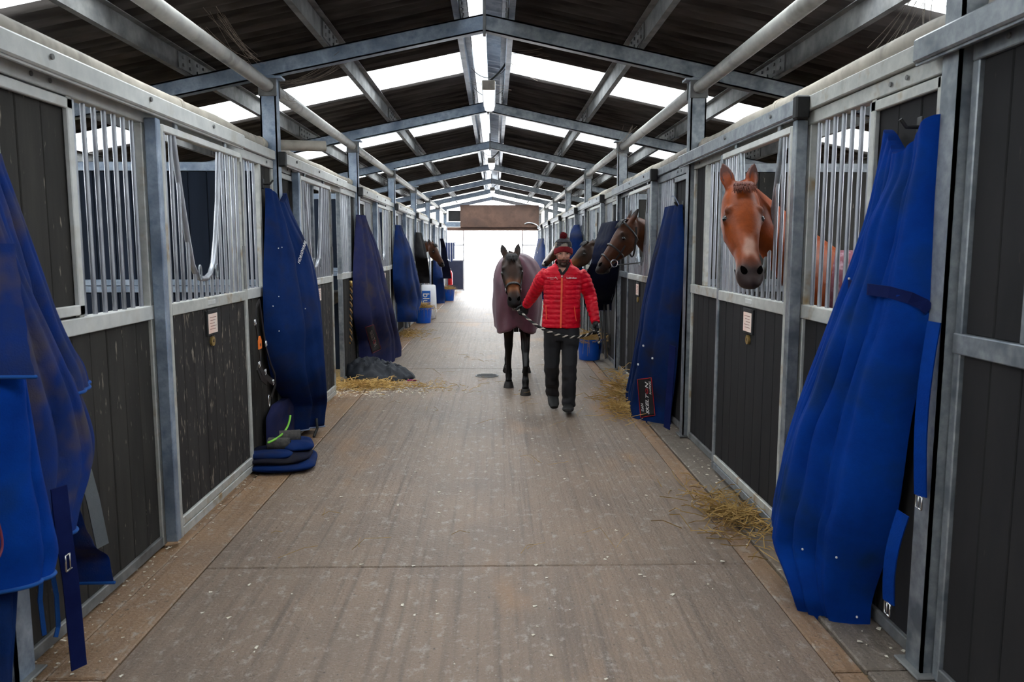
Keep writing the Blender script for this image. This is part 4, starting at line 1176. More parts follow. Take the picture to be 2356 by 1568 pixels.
    def colr(p):
        v = p - poll; u = v.dot(hd); lat = v.dot(hs); fr = v.dot(hf)
        inhead = -.22 < u < .66 and abs(lat) < .14 and -.30 < fr < .10
        c = pal['base']
        if inhead and u > -.02:
            c = mixc(c, pal['face'], smooth01(u, 0, .15))
            c = mixc(c, pal['dark'], .75 * smooth01(-abs(u - .21), -.07, -.02) * smooth01(abs(lat), .055, .10) * smooth01(fr, -.11, -.05))
            c = mixc(c, pal['muzzle'], smooth01(u + .10 * max(0, -fr) + .02 * nd(p * 6), pal.get('mz', .46), pal.get('mz', .46) + .09))
            if pal.get('cheek'): c = mixc(c, pal['cheek'], .8 * smooth01(-abs(u - .40), -.12, -.03) * smooth01(fr, -.12, -.02) * (1 - smooth01(abs(lat), .05, .075) * .3) * (.6 + .8 * nd(p * 3)))
            if pal.get('lip'): c = mixc(c, pal['lip'], smooth01(-fr, .045, .06) * (1 - smooth01(-fr, .075, .095)) * smooth01(u, .53, .56))
            if blaze:
                uu = u + .03 * nd(p * 7); t = smooth01(-abs(lat + .018 * nd(p * 6)), -blaze[2] * 1.25, -blaze[2] * .35) * smooth01(uu, blaze[0], blaze[0] + .07) * (1 - smooth01(uu, blaze[1], blaze[1] + .07)) * smooth01(fr, -.05, -.01)
                c = mixc(c, blaze[3], t)
            c = mixc(c, pal['under'], .6 * smooth01(-fr, .15, .24) * smooth01(u, .1, .2))
        elif inhead and u < -.02 and abs(fr + .045) < .08:
            c = mixc(pal['base'], pal['ear'], smooth01(-u, .03, .10))
            if pal.get('earin'): pass
        z = p.z
        if trunk and z < .75: c = mixc(c, pal['leg'], smooth01(-z, -.72, -.52))
        return mixc(c, (0, 0, 0), .15 * max(0, nd(p * 2.2)))
    paint(me, colr)
    b = link('body', me, coat_m, root)
    _bv = BVHTree.FromPolygons([v.co.copy() for v in me.vertices], [tuple(p.vertices) for p in me.polygons])
    def snap(p): r = _bv.find_nearest(p); return r[0], r[1]
    for s in (-1, 1):
        e0, en = snap(hp(.212, s * .125, -.030)); qq = MB(); ball(qq, e0 - en * .0135, (.021, .021, .021), 8); link('eye', qq.mesh('eye', smooth=True), eye_m, b)
        c0, nn = snap(hp(.572, s * .060, .045)); qq = MB()
        w = (hd * .9 - hs * s * .45); w = (w - nn * w.dot(nn)).normalized(); w2 = nn.cross(w)
        ring = [c0 + w * .029 * math.cos(a) + w2 * .0155 * (1 + .35 * math.cos(a)) * math.sin(a) for a in [2 * PI * k / 18 for k in range(18)]]
        ring = [snap(p)[0] + snap(p)[1] * .003 for p in ring]; mid_ = [snap(c0.lerp(p, .5))[0] + snap(c0.lerp(p, .5))[1] * .003 for p in ring]
        qq.grid([[p - nn * .008 for p in ring], ring, mid_, [c0 + nn * .003 + (p - c0) * .05 for p in mid_]], close=True); qq.f.append(tuple(range(54, 72)))
        link('nostril', qq.mesh('nostril', smooth=True), nostril_m, b)
        # ear hollow
        b0, d, wv, n2 = EA[0 if s < 0 else 1]
        f2 = hf * .92 + hs * s * .38; f2 = (f2 - d * f2.dot(d)).normalized(); w3 = d.cross(f2)
        qq = MB(); rr = []
        for u_, ww in ((.015, .014), (.045, .028), (.08, .028), (.11, .018), (.138, .004)):
            rr.append([b0 + d * u_ + w3 * ww * k + f2 * (.0245 - .10 * max(0, u_ - .04) - .004 * (1 - abs(k)) - .006 * abs(k)) for k in (-1, -.5, 0, .5, 1)])
        qq.grid(rr); link('ear_hollow', qq.mesh('ear_hollow', smooth=True), pal['earmat'], b)
    # mouth line
    qq = MB(); qq.tube([hp(.50, -.058, -.105), hp(.55, -.058, -.085), hp(.60, -.040, -.070), hp(.622, 0, -.066), hp(.60, .040, -.070), hp(.55, .058, -.085), hp(.50, .058, -.105)], .0035, 6)
    link('mouth_line', qq.mesh('mouth_line', smooth=True), nostril_m, b)
    # forelock and mane
    qq = MB(); random.seed(len(label))
    for i in range(110):
        l0 = random.uniform(-.045, .045); ln = random.uniform(.05, .12) * pal.get('forelock', 1)
        qq.tube([hp(-.01, l0 * .6, -.015), hp(.02, l0, .035), hp(.02 + ln * .6, l0 * 1.2 + random.uniform(-.012, .012), .048), hp(.02 + ln, l0 * 1.3 + random.uniform(-.02, .02), .044)], [.004, .0045, .003, .0008], 4)
    link('forelock', qq.mesh('forelock', smooth=True), pal['mane'], b)
    qq = MB()
    for i in range(70):
        t = random.uniform(0.0, .95); p = nb.lerp(mid, t).lerp(mid.lerp(pe, t), t); tg = (mid.lerp(pe, t) - nb.lerp(mid, t)).normalized()
        up_ = Vector((0, 0, 1)); up_ = (up_ - tg * up_.dot(tg)).normalized(); lt = tg.cross(up_)
        dd = .30 + (.105 - .30) * t ** .75
        top = p + up_ * (dd - .01)
        qq.tube([top, top + up_ * .02 + lt * .03, top + lt * (.07 + .03 * random.random()) - up_ * (.06 + .05 * random.random())], [.010, .009, .002], 5)
    link('mane', qq.mesh('mane', smooth=True), pal['mane'], b)
    for c, sw in hooves:
        qq = MB(); z0 = c.z
        qq.lathe([(.062, 0), (.060, .012), (.050, .055), (.044, .075)], (0, 0, 0), 16)
        qq.v = [(x * 1.08, y, z) for x, y, z in qq.v]
        M = Matrix.Translation(c + Vector((0, 0, 0))) @ Matrix.Rotation(sw, 4, 'Y')
        qq.v = [tuple(M @ Vector(v)) for v in qq.v]
        link('hoof', qq.mesh('hoof', smooth=True, angle=40), hoof_m, root)
    if trunk:
        qq = MB(); random.seed(4)
        for i in range(40):
            y = random.uniform(-.04, .04); qq.tube([(-1.60, y * .5, 1.32), (-1.72, y, 1.15), (-1.74 + random.uniform(-.03, .03), y * 1.6, .85), (-1.70, y * 1.5, .5)], [.012, .016, .013, .003], 5)
        link('tail', qq.mesh('tail', smooth=True), pal['mane'], root)
    return root, dict(hp=hp, hd=hd, hf=hf, hs=hs, H=H, body=b, poll=poll)

def strap_ring(parent, hp, u0, u1, m, w=.024, name='noseband', extra=.006, f0=0.0):
    """band around the head between stations u0 (front) and u1 (back)"""
    prof = lambda u: _interp([(a, b) for a, b, c in HEAD], u), 
    q = MB(); rows = []
    for k in range(29):
        an = 2 * PI * k / 28; c, s2 = math.cos(an), math.sin(an)
        u = u0 + (u1 - u0) * (.5 - .5 * c)
        a = _interp([(x, y) for x, y, z in HEAD], u) + extra; D = _interp([(x, z) for x, y, z in HEAD], u) / 2 + extra
        c_ = math.copysign(abs(c) ** (2 / 2.35), c); s_ = math.copysign(abs(s2) ** (2 / 2.35), s2)
        rows.append([hp(u - w / 2, a * s_, .035 - (D - extra) + D * c_), hp(u + w / 2, a * s_, .035 - (D - extra) + D * c_)])
    q.grid(rows)
    o = link(name, q.mesh(name, smooth=True), m, parent)
    md = o.modifiers.new('thick', 'SOLIDIFY'); md.thickness = .006; md.offset = 1
    return o
def head_strap(parent, pts, m, w=.02, name='cheek_strap', nrm=None):
    q = MB(); q.ribbon(pts, w, .006, nrm); return link(name, q.mesh(name), m, parent)
def ring_at(parent, c, ax1, ax2, r, m=None, name='ring', th=.005):
    q = MB(); q.tube([c + ax1 * r * math.cos(a) + ax2 * r * math.sin(a) for a in [2 * PI * k / 18 for k in range(19)]], th, 6, caps=False); return link(name, q.mesh(name, smooth=True), m or steel_m, parent)

def worn_rug(root, m, zb=.66, W=.315, xf=.07, xr=-1.72, top=1.585, seed=0, name='rug', slit=True, front_drop=0.0):
    """stable rug worn by a horse, in the horse's own axes"""
    rows = []; nz, nphi = 30, 96
    for i in range(nz + 1):
        r = i / nz
        if r < .62: z = zb + (1.24 - zb) * r / .62; k = 1.0
        else:
            a = (r - .62) / .38 * PI / 2; z = 1.24 + (top - 1.24) * math.sin(a); k = max(math.cos(a), .02) ** .75
        row = []
        for j in range(nphi):
            ph = 2 * PI * j / nphi; c, s = math.cos(ph), math.sin(ph)
            e = 3.2
            cc = math.copysign(abs(c) ** (2 / e), c); ss = math.copysign(abs(s) ** (2 / e), s)
            xc, hx = (xf + xr) / 2, (xf - xr) / 2
            fl = 1 - .10 * max(0, .35 - r) / .35
            wv = .012 * (1 - r) * math.sin(9 * ph + seed) + .016 * noise.noise((math.cos(ph) * 3 + seed, math.sin(ph) * 3, z * 4))
            x = xc + (hx * (.90 + .10 * k if c > 0 else 1)) * cc + wv * c
            y = W * k * fl * ss + wv * s
            zz = z + (.02 * math.sin(5 * ph + seed) * (1 - r) if r < .3 else 0)
            if c > .6 and r > .62: x -= .30 * (r - .62) * (c - .6)
            if slit and c > .93: x -= .035 * (1 - r) * math.exp(-(s / .08) ** 2); zz += .05 * (1 - r) * math.exp(-(s / .08) ** 2)
            row.append((x, y, zz))
        rows.append(row)
    q = MB(); q.grid(rows, close=True); n = len(q.v); q.f.append(tuple(n - nphi + k for k in range(nphi)))
    o = link(name, q.mesh(name, smooth=True), m, root)
    md = o.modifiers.new('thick', 'SOLIDIFY'); md.thickness = .012; md.offset = 1
    return o, rows

def heading(loc, ang):
    """ang = direction the horse faces, radians from world +X"""
    return Matrix.Translation(loc) @ Matrix.Rotation(ang, 4, 'Z')
c3 = lambda *a: srgb(*a)[:3]
dark_bay = dict(base=c3(52, 33, 23), face=c3(56, 39, 31), dark=c3(16, 12, 11), muzzle=c3(24, 20, 20), under=c3(40, 28, 20), ear=c3(26, 20, 19), leg=c3(18, 15, 15), mane=mane_m, earmat=mat('dark_ear_hollow', srgb(30, 24, 22), rough=.9), cheek=c3(150, 90, 48), mz=.50)
bay = dict(base=c3(84, 46, 26), face=c3(74, 42, 25), dark=c3(24, 16, 13), muzzle=c3(30, 24, 23), under=c3(58, 35, 22), ear=c3(36, 26, 22), leg=c3(28, 23, 21), mane=mane_m, earmat=mat('bay_ear_hollow', srgb(34, 25, 21), rough=.9), mz=.50)
chestnut = dict(base=c3(124, 53, 14), face=c3(130, 59, 18), dark=c3(70, 32, 16), muzzle=c3(56, 44, 42), under=c3(104, 48, 22), ear=c3(72, 30, 14), leg=c3(96, 46, 22), mane=mane_ch, lip=c3(160, 128, 98), earmat=mat('chestnut_ear_hollow', srgb(66, 30, 20), rough=.9), mz=.475, forelock=.7)

maroon_m = mat('maroon_turnout_rug', srgb(78, 34, 50), srgb(98, 50, 66), rough=.42, scale=4, c3=srgb(62, 28, 46), c3scale=3, sheen=.15, spec=.5, bump=.004, bscale=14)
maroon_trim = mat('maroon_binding', srgb(52, 24, 34), rough=.6)

# ---- the led horse in the aisle
H = heading((.335, 8.98, 0), -PI / 2 - .03)
poll = at_y(1176, 584, 8.62)
root, hd_ = make_horse('horse', 'dark bay horse in a maroon rug led down the aisle', H, poll, (.05, -.54, -.84), (.02, -.84, .54), dark_bay, hl=1.08,
    legs={'fr': (-.06, 0, 0), 'fl': (.42, .0, 0), 'hr': (.32, .06, .5), 'hl': (.10, 0, 0)})
worn_rug(root, maroon_m, zb=.68, W=.285, xf=.10, top=1.57, seed=2)
def headcollar(hd_, m, lead=True):
    hp, b = hd_['hp'], hd_['body']
    nb_ = strap_ring(b, hp, .39, .43, m, .028, 'noseband', .007)
    hc = hd_
    for s in (-1, 1):
        P = [hp(.41, s * .072, -.06), hp(.30, s * .094, -.10), hp(.18, s * .112, -.12), hp(.06, s * .104, -.10), hp(-.01, s * .075, -.075), hp(-.045, s * .03, -.075)]
        head_strap(b, [bez(P, i / 12) for i in range(13)], m, .022, 'cheek_strap', lambda i, s=s: hc['hs'] * s + hc['hd'] * -.2)
        ring_at(b, hp(.415, s * .075, -.065), hc['hd'], hc['hf'], .018)
        P = [hp(.42, s * .07, -.10), hp(.40, s * .055, -.19), hp(.42, 0, -.215)]
        head_strap(b, [bez(P, i / 8) for i in range(9)], m, .02, 'jaw_strap', lambda i, s=s: hc['hs'] * s - hc['hf'])
    ring_at(b, hp(.44, 0, -.225), hc['hd'], hc['hs'], .02)
headcollar(hd_, leather_m)
LEAD_START = H @ hd_['hp'](.45, 0.03, -.23)
# logo under the chest of the rug
t_ = text_mesh('RWC', .05)
M_ = H @ Matrix.Translation((.118, .0, .95)) @ Matrix(((0, 0, 1, 0), (1, 0, 0, 0), (0, 1, 0, 0), (0, 0, 0, 1)))
for v in t_.vertices: v.co = H.inverted() @ (M_ @ v.co)
link('lettering', t_, letter_dull, root)

# ---- chestnut looking out of the nearest right stall
H = heading((2.30, 5.02, 0), PI + .15)
poll = at_y(1707, 420, 4.46)
r2, h2 = make_horse('horse', 'chestnut horse with a pale snip looking out over the nearest right door', H, poll, (-.04, -.50, -.866), (-.06, -.866, .50), chestnut, nk=1.25, neck_mid=(1.84, 4.86, 1.68), blaze=(.33, .45, .035, c3(176, 136, 120)), voxel=.010)
check_m = mat('maroon_check_rug', srgb(96, 40, 54), srgb(120, 66, 78), rough=.8, scale=12, c3=srgb(160, 130, 140), c3scale=9)
worn_rug(r2, check_m, zb=.62, W=.36, xf=.24, top=1.62, seed=5)
# ---- bridled bay, second right stall
H = heading((2.25, 8.9, 0), PI)
poll = at_y(1441, 505, 8.45)
r3, h3 = make_horse('horse', 'bay horse in a bridle looking left out of the second right stall', H, poll, (-.50, -.14, -.85), (-.84, -.18, .48), bay, nk=1.2, neck_mid=(1.85, 8.72, 1.76), voxel=.011)
hp, b = h3['hp'], h3['body']
strap_ring(b, hp, .33, .37, leather_m, .020, 'noseband'); strap_ring(b, hp, .46, .52, leather_m, .018, 'lower_noseband')
strap_ring(b, hp, .05, .14, leather_m, .020, 'browband', .006)
for s in (-1, 1):
    P = [hp(.47, s * .068, -.09), hp(.32, s * .088, -.12), hp(.18, s * .114, -.10), hp(.06, s * .104, -.08), hp(-.01, s * .07, -.075), hp(-.045, 0, -.075)]
    head_strap(b, [bez(P, i / 12) for i in range(13)], leather_m, .018, 'cheek_strap', lambda i, s=s: h3['hs'] * s)
    P = [hp(.03, s * .09, -.11), hp(.18, s * .11, -.19), hp(.30, s * .08, -.25), hp(.30, 0, -.27)]
    head_strap(b, [bez(P, i / 12) for i in range(13)], leather_m, .018, 'throat_lash', lambda i, s=s: h3['hs'] * s)
    ring_at(b, hp(.485, s * .080, -.10), h3['hd'], h3['hf'], .038, name='bit_ring', th=.006)
P = [h3['hp'](.485, .082, -.13), h3['hp'](.42, .10, -.22), h3['hp'](.36, .12, -.33)]
Hh = h3['H']; p0 = Hh.inverted()
a = h3['hp'](.485, .08, -.135); 
# the rein runs level from the bit back to the door
sgn = 1 if (Hh @ h3['hp'](.485, .08, -.1)).y < (Hh @ h3['hp'](.485, -.08, -.1)).y else -1
a = Hh @ h3['hp'](.485, sgn * .085, -.135); e_ = Vector((1.68, 8.62, a.z + .02))
q = MB(); q.ribbon([p0 @ a.lerp(e_, i / 6) for i in range(7)], .024, .007, (0, 0.3, 1)); link('rein', q.mesh('rein'), leather_m, b)
# ---- bay with white blaze, far right
pal = dict(bay); H = heading((2.25, 16.7, 0), PI)
r4, h4 = make_horse('horse', 'bay horse with a broad white blaze behind the man on the right', H, at_y(1290, 553, 16.4), (-.60, -.14, -.78), (-.72, -.42, .60), pal, neck_mid=(1.85, 16.6, 1.75), blaze=(.10, .60, .05, c3(215, 205, 200)), voxel=.018)
# ---- dark horse lower, third right stall
H = heading((2.3, 12.75, 0), PI); 
r5, h5 = make_horse('horse', 'dark brown horse with a lowered head behind the man, third right stall', H, at_y(1352, 556, 12.4), (-.62, -.25, -.74), (-.70, -.30, .66), dark_bay, neck_mid=(1.95, 12.6, 1.6), voxel=.016, ear_back=.9)
navy_worn = mat('navy_striped_worn_rug', srgb(60, 66, 104), srgb(80, 86, 124), rough=.8, scale=5)
worn_rug(r5, navy_worn, zb=.62, W=.34, xf=.30, top=1.62, seed=7)
# ---- bay, far left
H = heading((-2.2, 20.3, 0), 0)
r6, h6 = make_horse('horse', 'bay horse looking out over a far left door', H, at_y(997, 560, 19.9), (.42, -.25, -.87), (.80, -.45, .40), bay, neck_mid=(-1.8, 20.1, 1.7), voxel=.018)
for hx in (): pass
# ================================================================== the man
def P_(x, y, Y): return at_y(x, y, Y)
PXM = 7.8 / F_PX * 1.0
red_jacket = mat('red_quilted_jacket', srgb(204, 2, 34), srgb(222, 6, 42), rough=.5, scale=9, c3=srgb(184, 0, 28), c3scale=5, spec=.28, bump=.003, bscale=28)
trouser_m = mat('black_work_trousers', srgb(22, 22, 26), srgb(32, 31, 35), rough=.85, scale=8, bump=.004, bscale=12)
glove_m = mat('black_glove', srgb(14, 14, 15), srgb(24, 24, 25), rough=.75, scale=20)
boot_m = mat('black_boot', srgb(18, 17, 17), srgb(30, 28, 27), rough=.6, scale=16)
skin_m = mat('skin', (1, 1, 1, 1), vcol='Col', rough=.6, scale=20, spec=.25)
wool_red = mat('dark_red_wool', srgb(112, 10, 24), srgb(140, 16, 32), rough=.95, scale=40, bump=.004, bscale=120)
wool_grey = mat('grey_pattern_wool', srgb(36, 34, 40), srgb(56, 52, 56), rough=.95, scale=30, c3=srgb(150, 138, 124), c3scale=14, c3lo=.49, c3hi=.55, bump=.004, bscale=120)
wool_dark = mat('charcoal_wool', srgb(34, 30, 38), srgb(48, 44, 52), rough=.95, scale=40, bump=.004, bscale=120)
orange_zip = mat('orange_zip', srgb(244, 100, 60), rough=.6)
inner_black = mat('black_collar_lining', srgb(14, 13, 14), rough=.8)

man = thing('person', 'man in a red quilted jacket, dark trousers and bobble hat leading the horse', 'person', P_(1298, 940, 7.8))
man.location.z = 0
def hand(q, w, d, n, s, k=1.0, curl=(.5, .9, .9), th=1.0):
    """palm, four fingers of unequal length and a thumb; w wrist, d along fingers, n palm side, s thumb side"""
    d = d.normalized(); n = (n - d * n.dot(d)).normalized(); s = (s - d * s.dot(d) - n * s.dot(n)).normalized()
    loft(q, [(w - d * .02, .026 * k, .021 * k), (w + d * .01, .030 * k, .020 * k), (w + d * .05, .041 * k, .019 * k), (w + d * .085, .042 * k, .017 * k)], s, 14)
    for i, (o, L) in enumerate(((.030, .072), (.0105, .082), (-.0095, .077), (-.029, .060))):
        p = w + d * .080 + s * o; dr = d.copy(); pts = [(p - d * .02, .0098 * k, .0098 * k), (p, .0098 * k, .0098 * k)]
        for j, sl in enumerate((.45, .32, .23)):
            a = curl[j] * (1 + .06 * i); dr = (dr * math.cos(a) + n * math.sin(a)) if j == 0 else (dr * math.cos(a) + (n * dr.dot(d) - d * dr.dot(n)) * math.sin(a))
            p = p + dr.normalized() * L * sl; pts.append((p, (.0092 - .0008 * j) * k, (.0092 - .0008 * j) * k))
        loft(q, pts, s, 9)
    p = w + d * .028 + s * .034
    a = (d * .55 + s * .6 + n * .5 * th).normalized(); b = (d * .8 + n * .65 * th - s * .1).normalized()
    loft(q, [(p - a * .02, .014 * k, .013 * k), (p + a * .02, .0125 * k, .012 * k), (p + a * .042, .0115 * k, .011 * k), (p + a * .042 + b * .030, .009 * k, .009 * k)], n, 9)

# joints
shR, elR, wrR = P_(1252, 632, 7.80), P_(1230, 672, 7.95), P_(1210, 703, 8.10)
shL, elL, wrL = P_(1338, 632, 7.80), P_(1358, 680, 7.86), P_(1370, 742, 7.70)
hipR, knR, anR = P_(1272, 762, 7.82), P_(1269, 838, 7.80), P_(1271, 906, 8.05)
hipL, knL, anL = P_(1312, 762, 7.80), P_(1310, 840, 7.68), P_(1308, 930, 7.72)
anR.z = max(anR.z, .14); anL.z = .09
UP = Vector((0, 0, 1)); RX = Vector((1, 0, 0)); FY = Vector((0, -1, 0))
def torso(q, k=1.0, hem=True):
    T = [(752, .192, .128), (735, .190, .128), (710, .184, .122), (685, .182, .120), (660, .188, .122), (640, .198, .118), (628, .196, .108), (620, .172, .098), (613, .125, .085), (608, .095, .078)]
    loft(q, [(P_(1291 + (752 - y) * .03, y, 7.80), a * k, b * k) for y, a, b in T], RX, 28, 2.3)
def arms(q, k=1.0, cuff=True):
    for sh, el, wr in ((shR, elR, wrR), (shL, elL, wrL)):
        s0 = sh + (Vector((.03, 0, .015)) if sh.x < elR.x + .2 and sh is shR else Vector((-.03, 0, .015)))
        loft(q, [(s0, .064 * k, .070 * k), (sh.lerp(el, .25), .067 * k, .072 * k), (sh.lerp(el, .6), .062 * k, .066 * k), (el, .056 * k, .060 * k), (el.lerp(wr, .35), .053 * k, .056 * k), (el.lerp(wr, .75), .045 * k, .047 * k), (wr, .040 * k, .041 * k)], FY if sh is shL else RX, 16)
# --- body: one continuous figure
q = MB(); torso(q, .84); arms(q, .68)
head_c = P_(1296, 581, 7.76)
tilt = Matrix.Rotation(.10, 3, 'X') @ Matrix.Rotation(-.03, 3, 'Z')
def hc(x, y, z): return head_c + tilt @ Vector((x, y, z))     # y negative is towards the camera
loft(q, [(P_(1296, 622, 7.80), .062, .062), (P_(1296, 608, 7.78), .057, .060), (P_(1296, 596, 7.77), .056, .062)], RX, 16)
loft(q, [(hc(0, -.038, -.122), .026, .030), (hc(0, -.030, -.112), .044, .050), (hc(0, -.018, -.085), .057, .075), (hc(0, -.006, -.05), .066, .090), (hc(0, 0, -.01), .072, .098), (hc(0, .004, .03), .075, .101), (hc(0, .008, .07), .072, .096), (hc(0, .01, .10), .058, .078), (hc(0, .01, .118), .03, .04)], RX, 24, 2.2)
loft(q, [(hc(0, -.092, .018), .009, .010), (hc(0, -.106, -.008), .011, .014), (hc(0, -.120, -.032), .014, .016), (hc(0, -.110, -.046), .018, .013)], RX, 10)    # nose
for s in (-1, 1):
    ball(q, hc(s * .030, -.084, .020), (.024, .014, .008), 8); ball(q, hc(s * .040, -.074, -.030), (.020, .016, .016), 8)
    ball(q, hc(s * .013, -.100, -.041), (.008, .010, .007), 6)
    loft(q, [(hc(s * .070, .0, .015), .008, .016), (hc(s * .078, .006, -.005), .008, .018), (hc(s * .074, .004, -.03), .006, .010)], FY, 8)
ball(q, hc(0, -.094, -.070), (.024, .010, .006), 8); ball(q, hc(0, -.092, -.080), (.022, .010, .006), 8); ball(q, hc(0, -.074, -.108), (.024, .018, .016), 8)
for hp_, kn, an in ((hipR, knR, anR), (hipL, knL, anL)):
    loft(q, [(hp_ + Vector((0, 0, .05)), .085, .095), (hp_.lerp(kn, .3), .080, .085), (hp_.lerp(kn, .75), .060, .066), (kn, .055, .060), (kn.lerp(an, .35), .054, .060), (kn.lerp(an, .8), .038, .042), (an, .034, .04)], RX, 14)
hand(q, wrR, wrR - elR.lerp(wrR, .5) + Vector((0, 0, -.04)), Vector((-.3, .2, -.6)), Vector((-.2, -.9, .3)), .85, (.7, 1.1, 1.0))
hand(q, wrL, wrL - elL, Vector((-1, 0, 0)), Vector((0, -1, 0)), .85, (.5, .8, .8))
me = skin(q, 'body', .0048, 2)
sk, beard, lipc, socket_shade, browc = c3(200, 150, 130), c3(46, 34, 30), c3(140, 80, 74), c3(116, 76, 64), c3(50, 36, 30)
ti = tilt.inverted()
def mcol(p):
    w = ti @ (p + Vector(man.location) - head_c); x, y, z = w
    c = sk
    if z > -.22:
        c = mixc(c, c3(196, 130, 112), .5 * math.exp(-((abs(x) - .042) / .02) ** 2 - ((z + .03) / .02) ** 2))
        c = mixc(c, c3(200, 140, 122), .5 * math.exp(-(x / .014) ** 2 - ((z + .03) / .025) ** 2))
        b = smooth01(-z, .052, .064) * smooth01(-y, -.035, .01) * (1 - smooth01(-z, .135, .150))
        b = max(b, smooth01(abs(x), .052, .062) * smooth01(-z, .005, .04) * (1 - smooth01(-z, .12, .14)))
        c = mixc(c, beard, .92 * b)
        lip = math.exp(-((z + .075) / .008) ** 2 - (x / .024) ** 4)
        c = mixc(c, lipc, .85 * lip if y < -.06 else 0)
        c = mixc(c, c3(60, 36, 34), .8 * math.exp(-((z + .075) / .0025) ** 2 - (x / .024) ** 4) if y < -.06 else 0)
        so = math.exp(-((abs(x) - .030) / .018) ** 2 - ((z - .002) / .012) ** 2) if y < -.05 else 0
        c = mixc(c, socket_shade, .75 * so)  # recess shade around the eyes painted into the skin colour
        br = math.exp(-((abs(x) - .031) / .018) ** 4 - ((z - .022) / .006) ** 2) if y < -.05 else 0
        c = mixc(c, browc, .85 * br)
    return c
for v in me.vertices: v.co -= Vector(man.location)
paint(me, mcol)
body = link('body', me, skin_m, man)
def part(q, nm, m, voxel=None, it=3, parent=man, smooth=True):
    off = parent_loc(parent)
    if voxel:
        me = skin(q, nm, voxel, it, off=off); return link(nm, me, m, parent)
    return q.build(nm, m, parent, smooth=smooth, angle=50)
for s in (-1, 1):
    q = MB(); ball(q, hc(s * .030, -.0835, .002), (.011, .010, .006), 8); part(q, 'eye', eye_m, parent=body)
# --- jacket with stitched quilting
q = MB(); torso(q, 1.0); arms(q, 1.06)
loft(q, [(P_(1296, 614, 7.80), .088, .085), (P_(1296, 604, 7.79), .082, .082), (P_(1296, 597, 7.785), .080, .080)], RX, 20)
me = skin(q, 'jacket', .0068, 3, off=man.location)
me.update()
nrm = [v.normal.copy() for v in me.vertices]
zt = P_(1296, 610, 7.8).z
for v, n in zip(me.vertices, nrm):
    w = v.co + Vector(man.location)
    side = 0
    # rows of stitching every 5.2 cm, following the sleeve on the arms
    if w.x < shR.x - .01: t = (w - shR).dot((wrR - shR).normalized()); 
    elif w.x > shL.x + .01: t = (w - shL).dot((wrL - shL).normalized())
    else: t = zt - w.z
    f = abs(math.sin(PI * t / .048 + .25 * noise.noise(w * 6)))
    amp = .0075
    if abs(w.x - P_(1294, 690, 7.8).x) < .022 and w.y < 7.75: amp = 0
    v.co += n * (amp * (f ** .55 - .5) + .004 * noise.noise(Vector((w.x * 30, w.y * 30, w.z * 60))))
# open collar: a V cut down the chest
bm = bmesh.new(); bm.from_mesh(me); xv = P_(1294, 631, 7.7)
cut = [f for f in bm.faces if (lambda c: c.y < 7.775 and c.z > xv.z + abs(c.x - xv.x) * 1.75)(f.calc_center_median() + Vector(man.location))]
bmesh.ops.delete(bm, geom=cut, context='FACES'); bm.to_mesh(me); bm.free()
jk = link('jacket', me, red_jacket, man)
def front_pt(x, y, off=.012):
    d = _ray(x, y).normalized(); h = JB.ray_cast(_C, d)
    return (h[0] - d * off) if h[0] else P_(x, y, 7.66)
JB = BVHTree.FromPolygons([v.co + Vector(man.location) for v in me.vertices], [tuple(p.vertices) for p in me.polygons])
q = MB(); q.ribbon([front_pt(1293 + .10 * (632 - y) / 4, y, .006) for y in range(634, 756, 6)], .016, .006, (0, -1, 0)); part(q, 'zip', orange_zip, parent=jk, smooth=False)
q = MB(); q.bbox(front_pt(1293, 636, .014) - Vector((.006, .004, .016)), front_pt(1293, 636, .014) + Vector((.006, .004, .012)), .003); part(q, 'zip_pull', steel_m, parent=jk, smooth=False)
for xs in ((1281, 1287, 1293), (1311, 1303, 1294)):
    q = MB(); q.ribbon([front_pt(xs[0], 603, .004), front_pt(xs[0] + (xs[1] - xs[0]) * .5, 612, .006), front_pt(xs[1], 620, .006), front_pt(xs[2], 631, .006)], .024, .006, (0, -1, 0.1)); part(q, 'collar_lining', inner_black, parent=jk, smooth=False)
q = MB(); q.add([front_pt(1286, 608, .002), front_pt(1305, 608, .002), front_pt(1294, 629, .002)], [(0, 1, 2)]); 
for pl in (((1256, 702), (1257, 735)), ((1321, 705), (1326, 738))):
    q = MB(); q.tube([front_pt(pl[0][0] + (pl[1][0] - pl[0][0]) * i / 5, pl[0][1] + (pl[1][1] - pl[0][1]) * i / 5, .004) for i in range(6)], .004, 6); part(q, 'pocket_zip', orange_zip, parent=jk)
def jtext(body, size, x, y):
    c = front_pt(x, y, .004)
    def warp(p):
        r = p - _C; h = JB.ray_cast(_C, r.normalized()); return (h[0] - r.normalized() * .008 + Vector((0, 0, 0))) if h[0] else p
    return text_at(body, size, c, (1, 0, 0), (0, 0, 1), letter_m, jk, ext=.0004, warp=warp)
jtext('Ladbrokes', .0235, 1315, 639)
jtext('DAN SKELTON', .010, 1267, 639)
jtext('RACING', .008, 1270, 642)
q = MB(); pts = [front_pt(1276 + 1.3 * i, 640 - 3.0 * math.sin(i * .8), .006) for i in range(6)]; q.tube(pts, .0025, 5); part(q, 'running_horse_logo', letter_m, parent=jk)
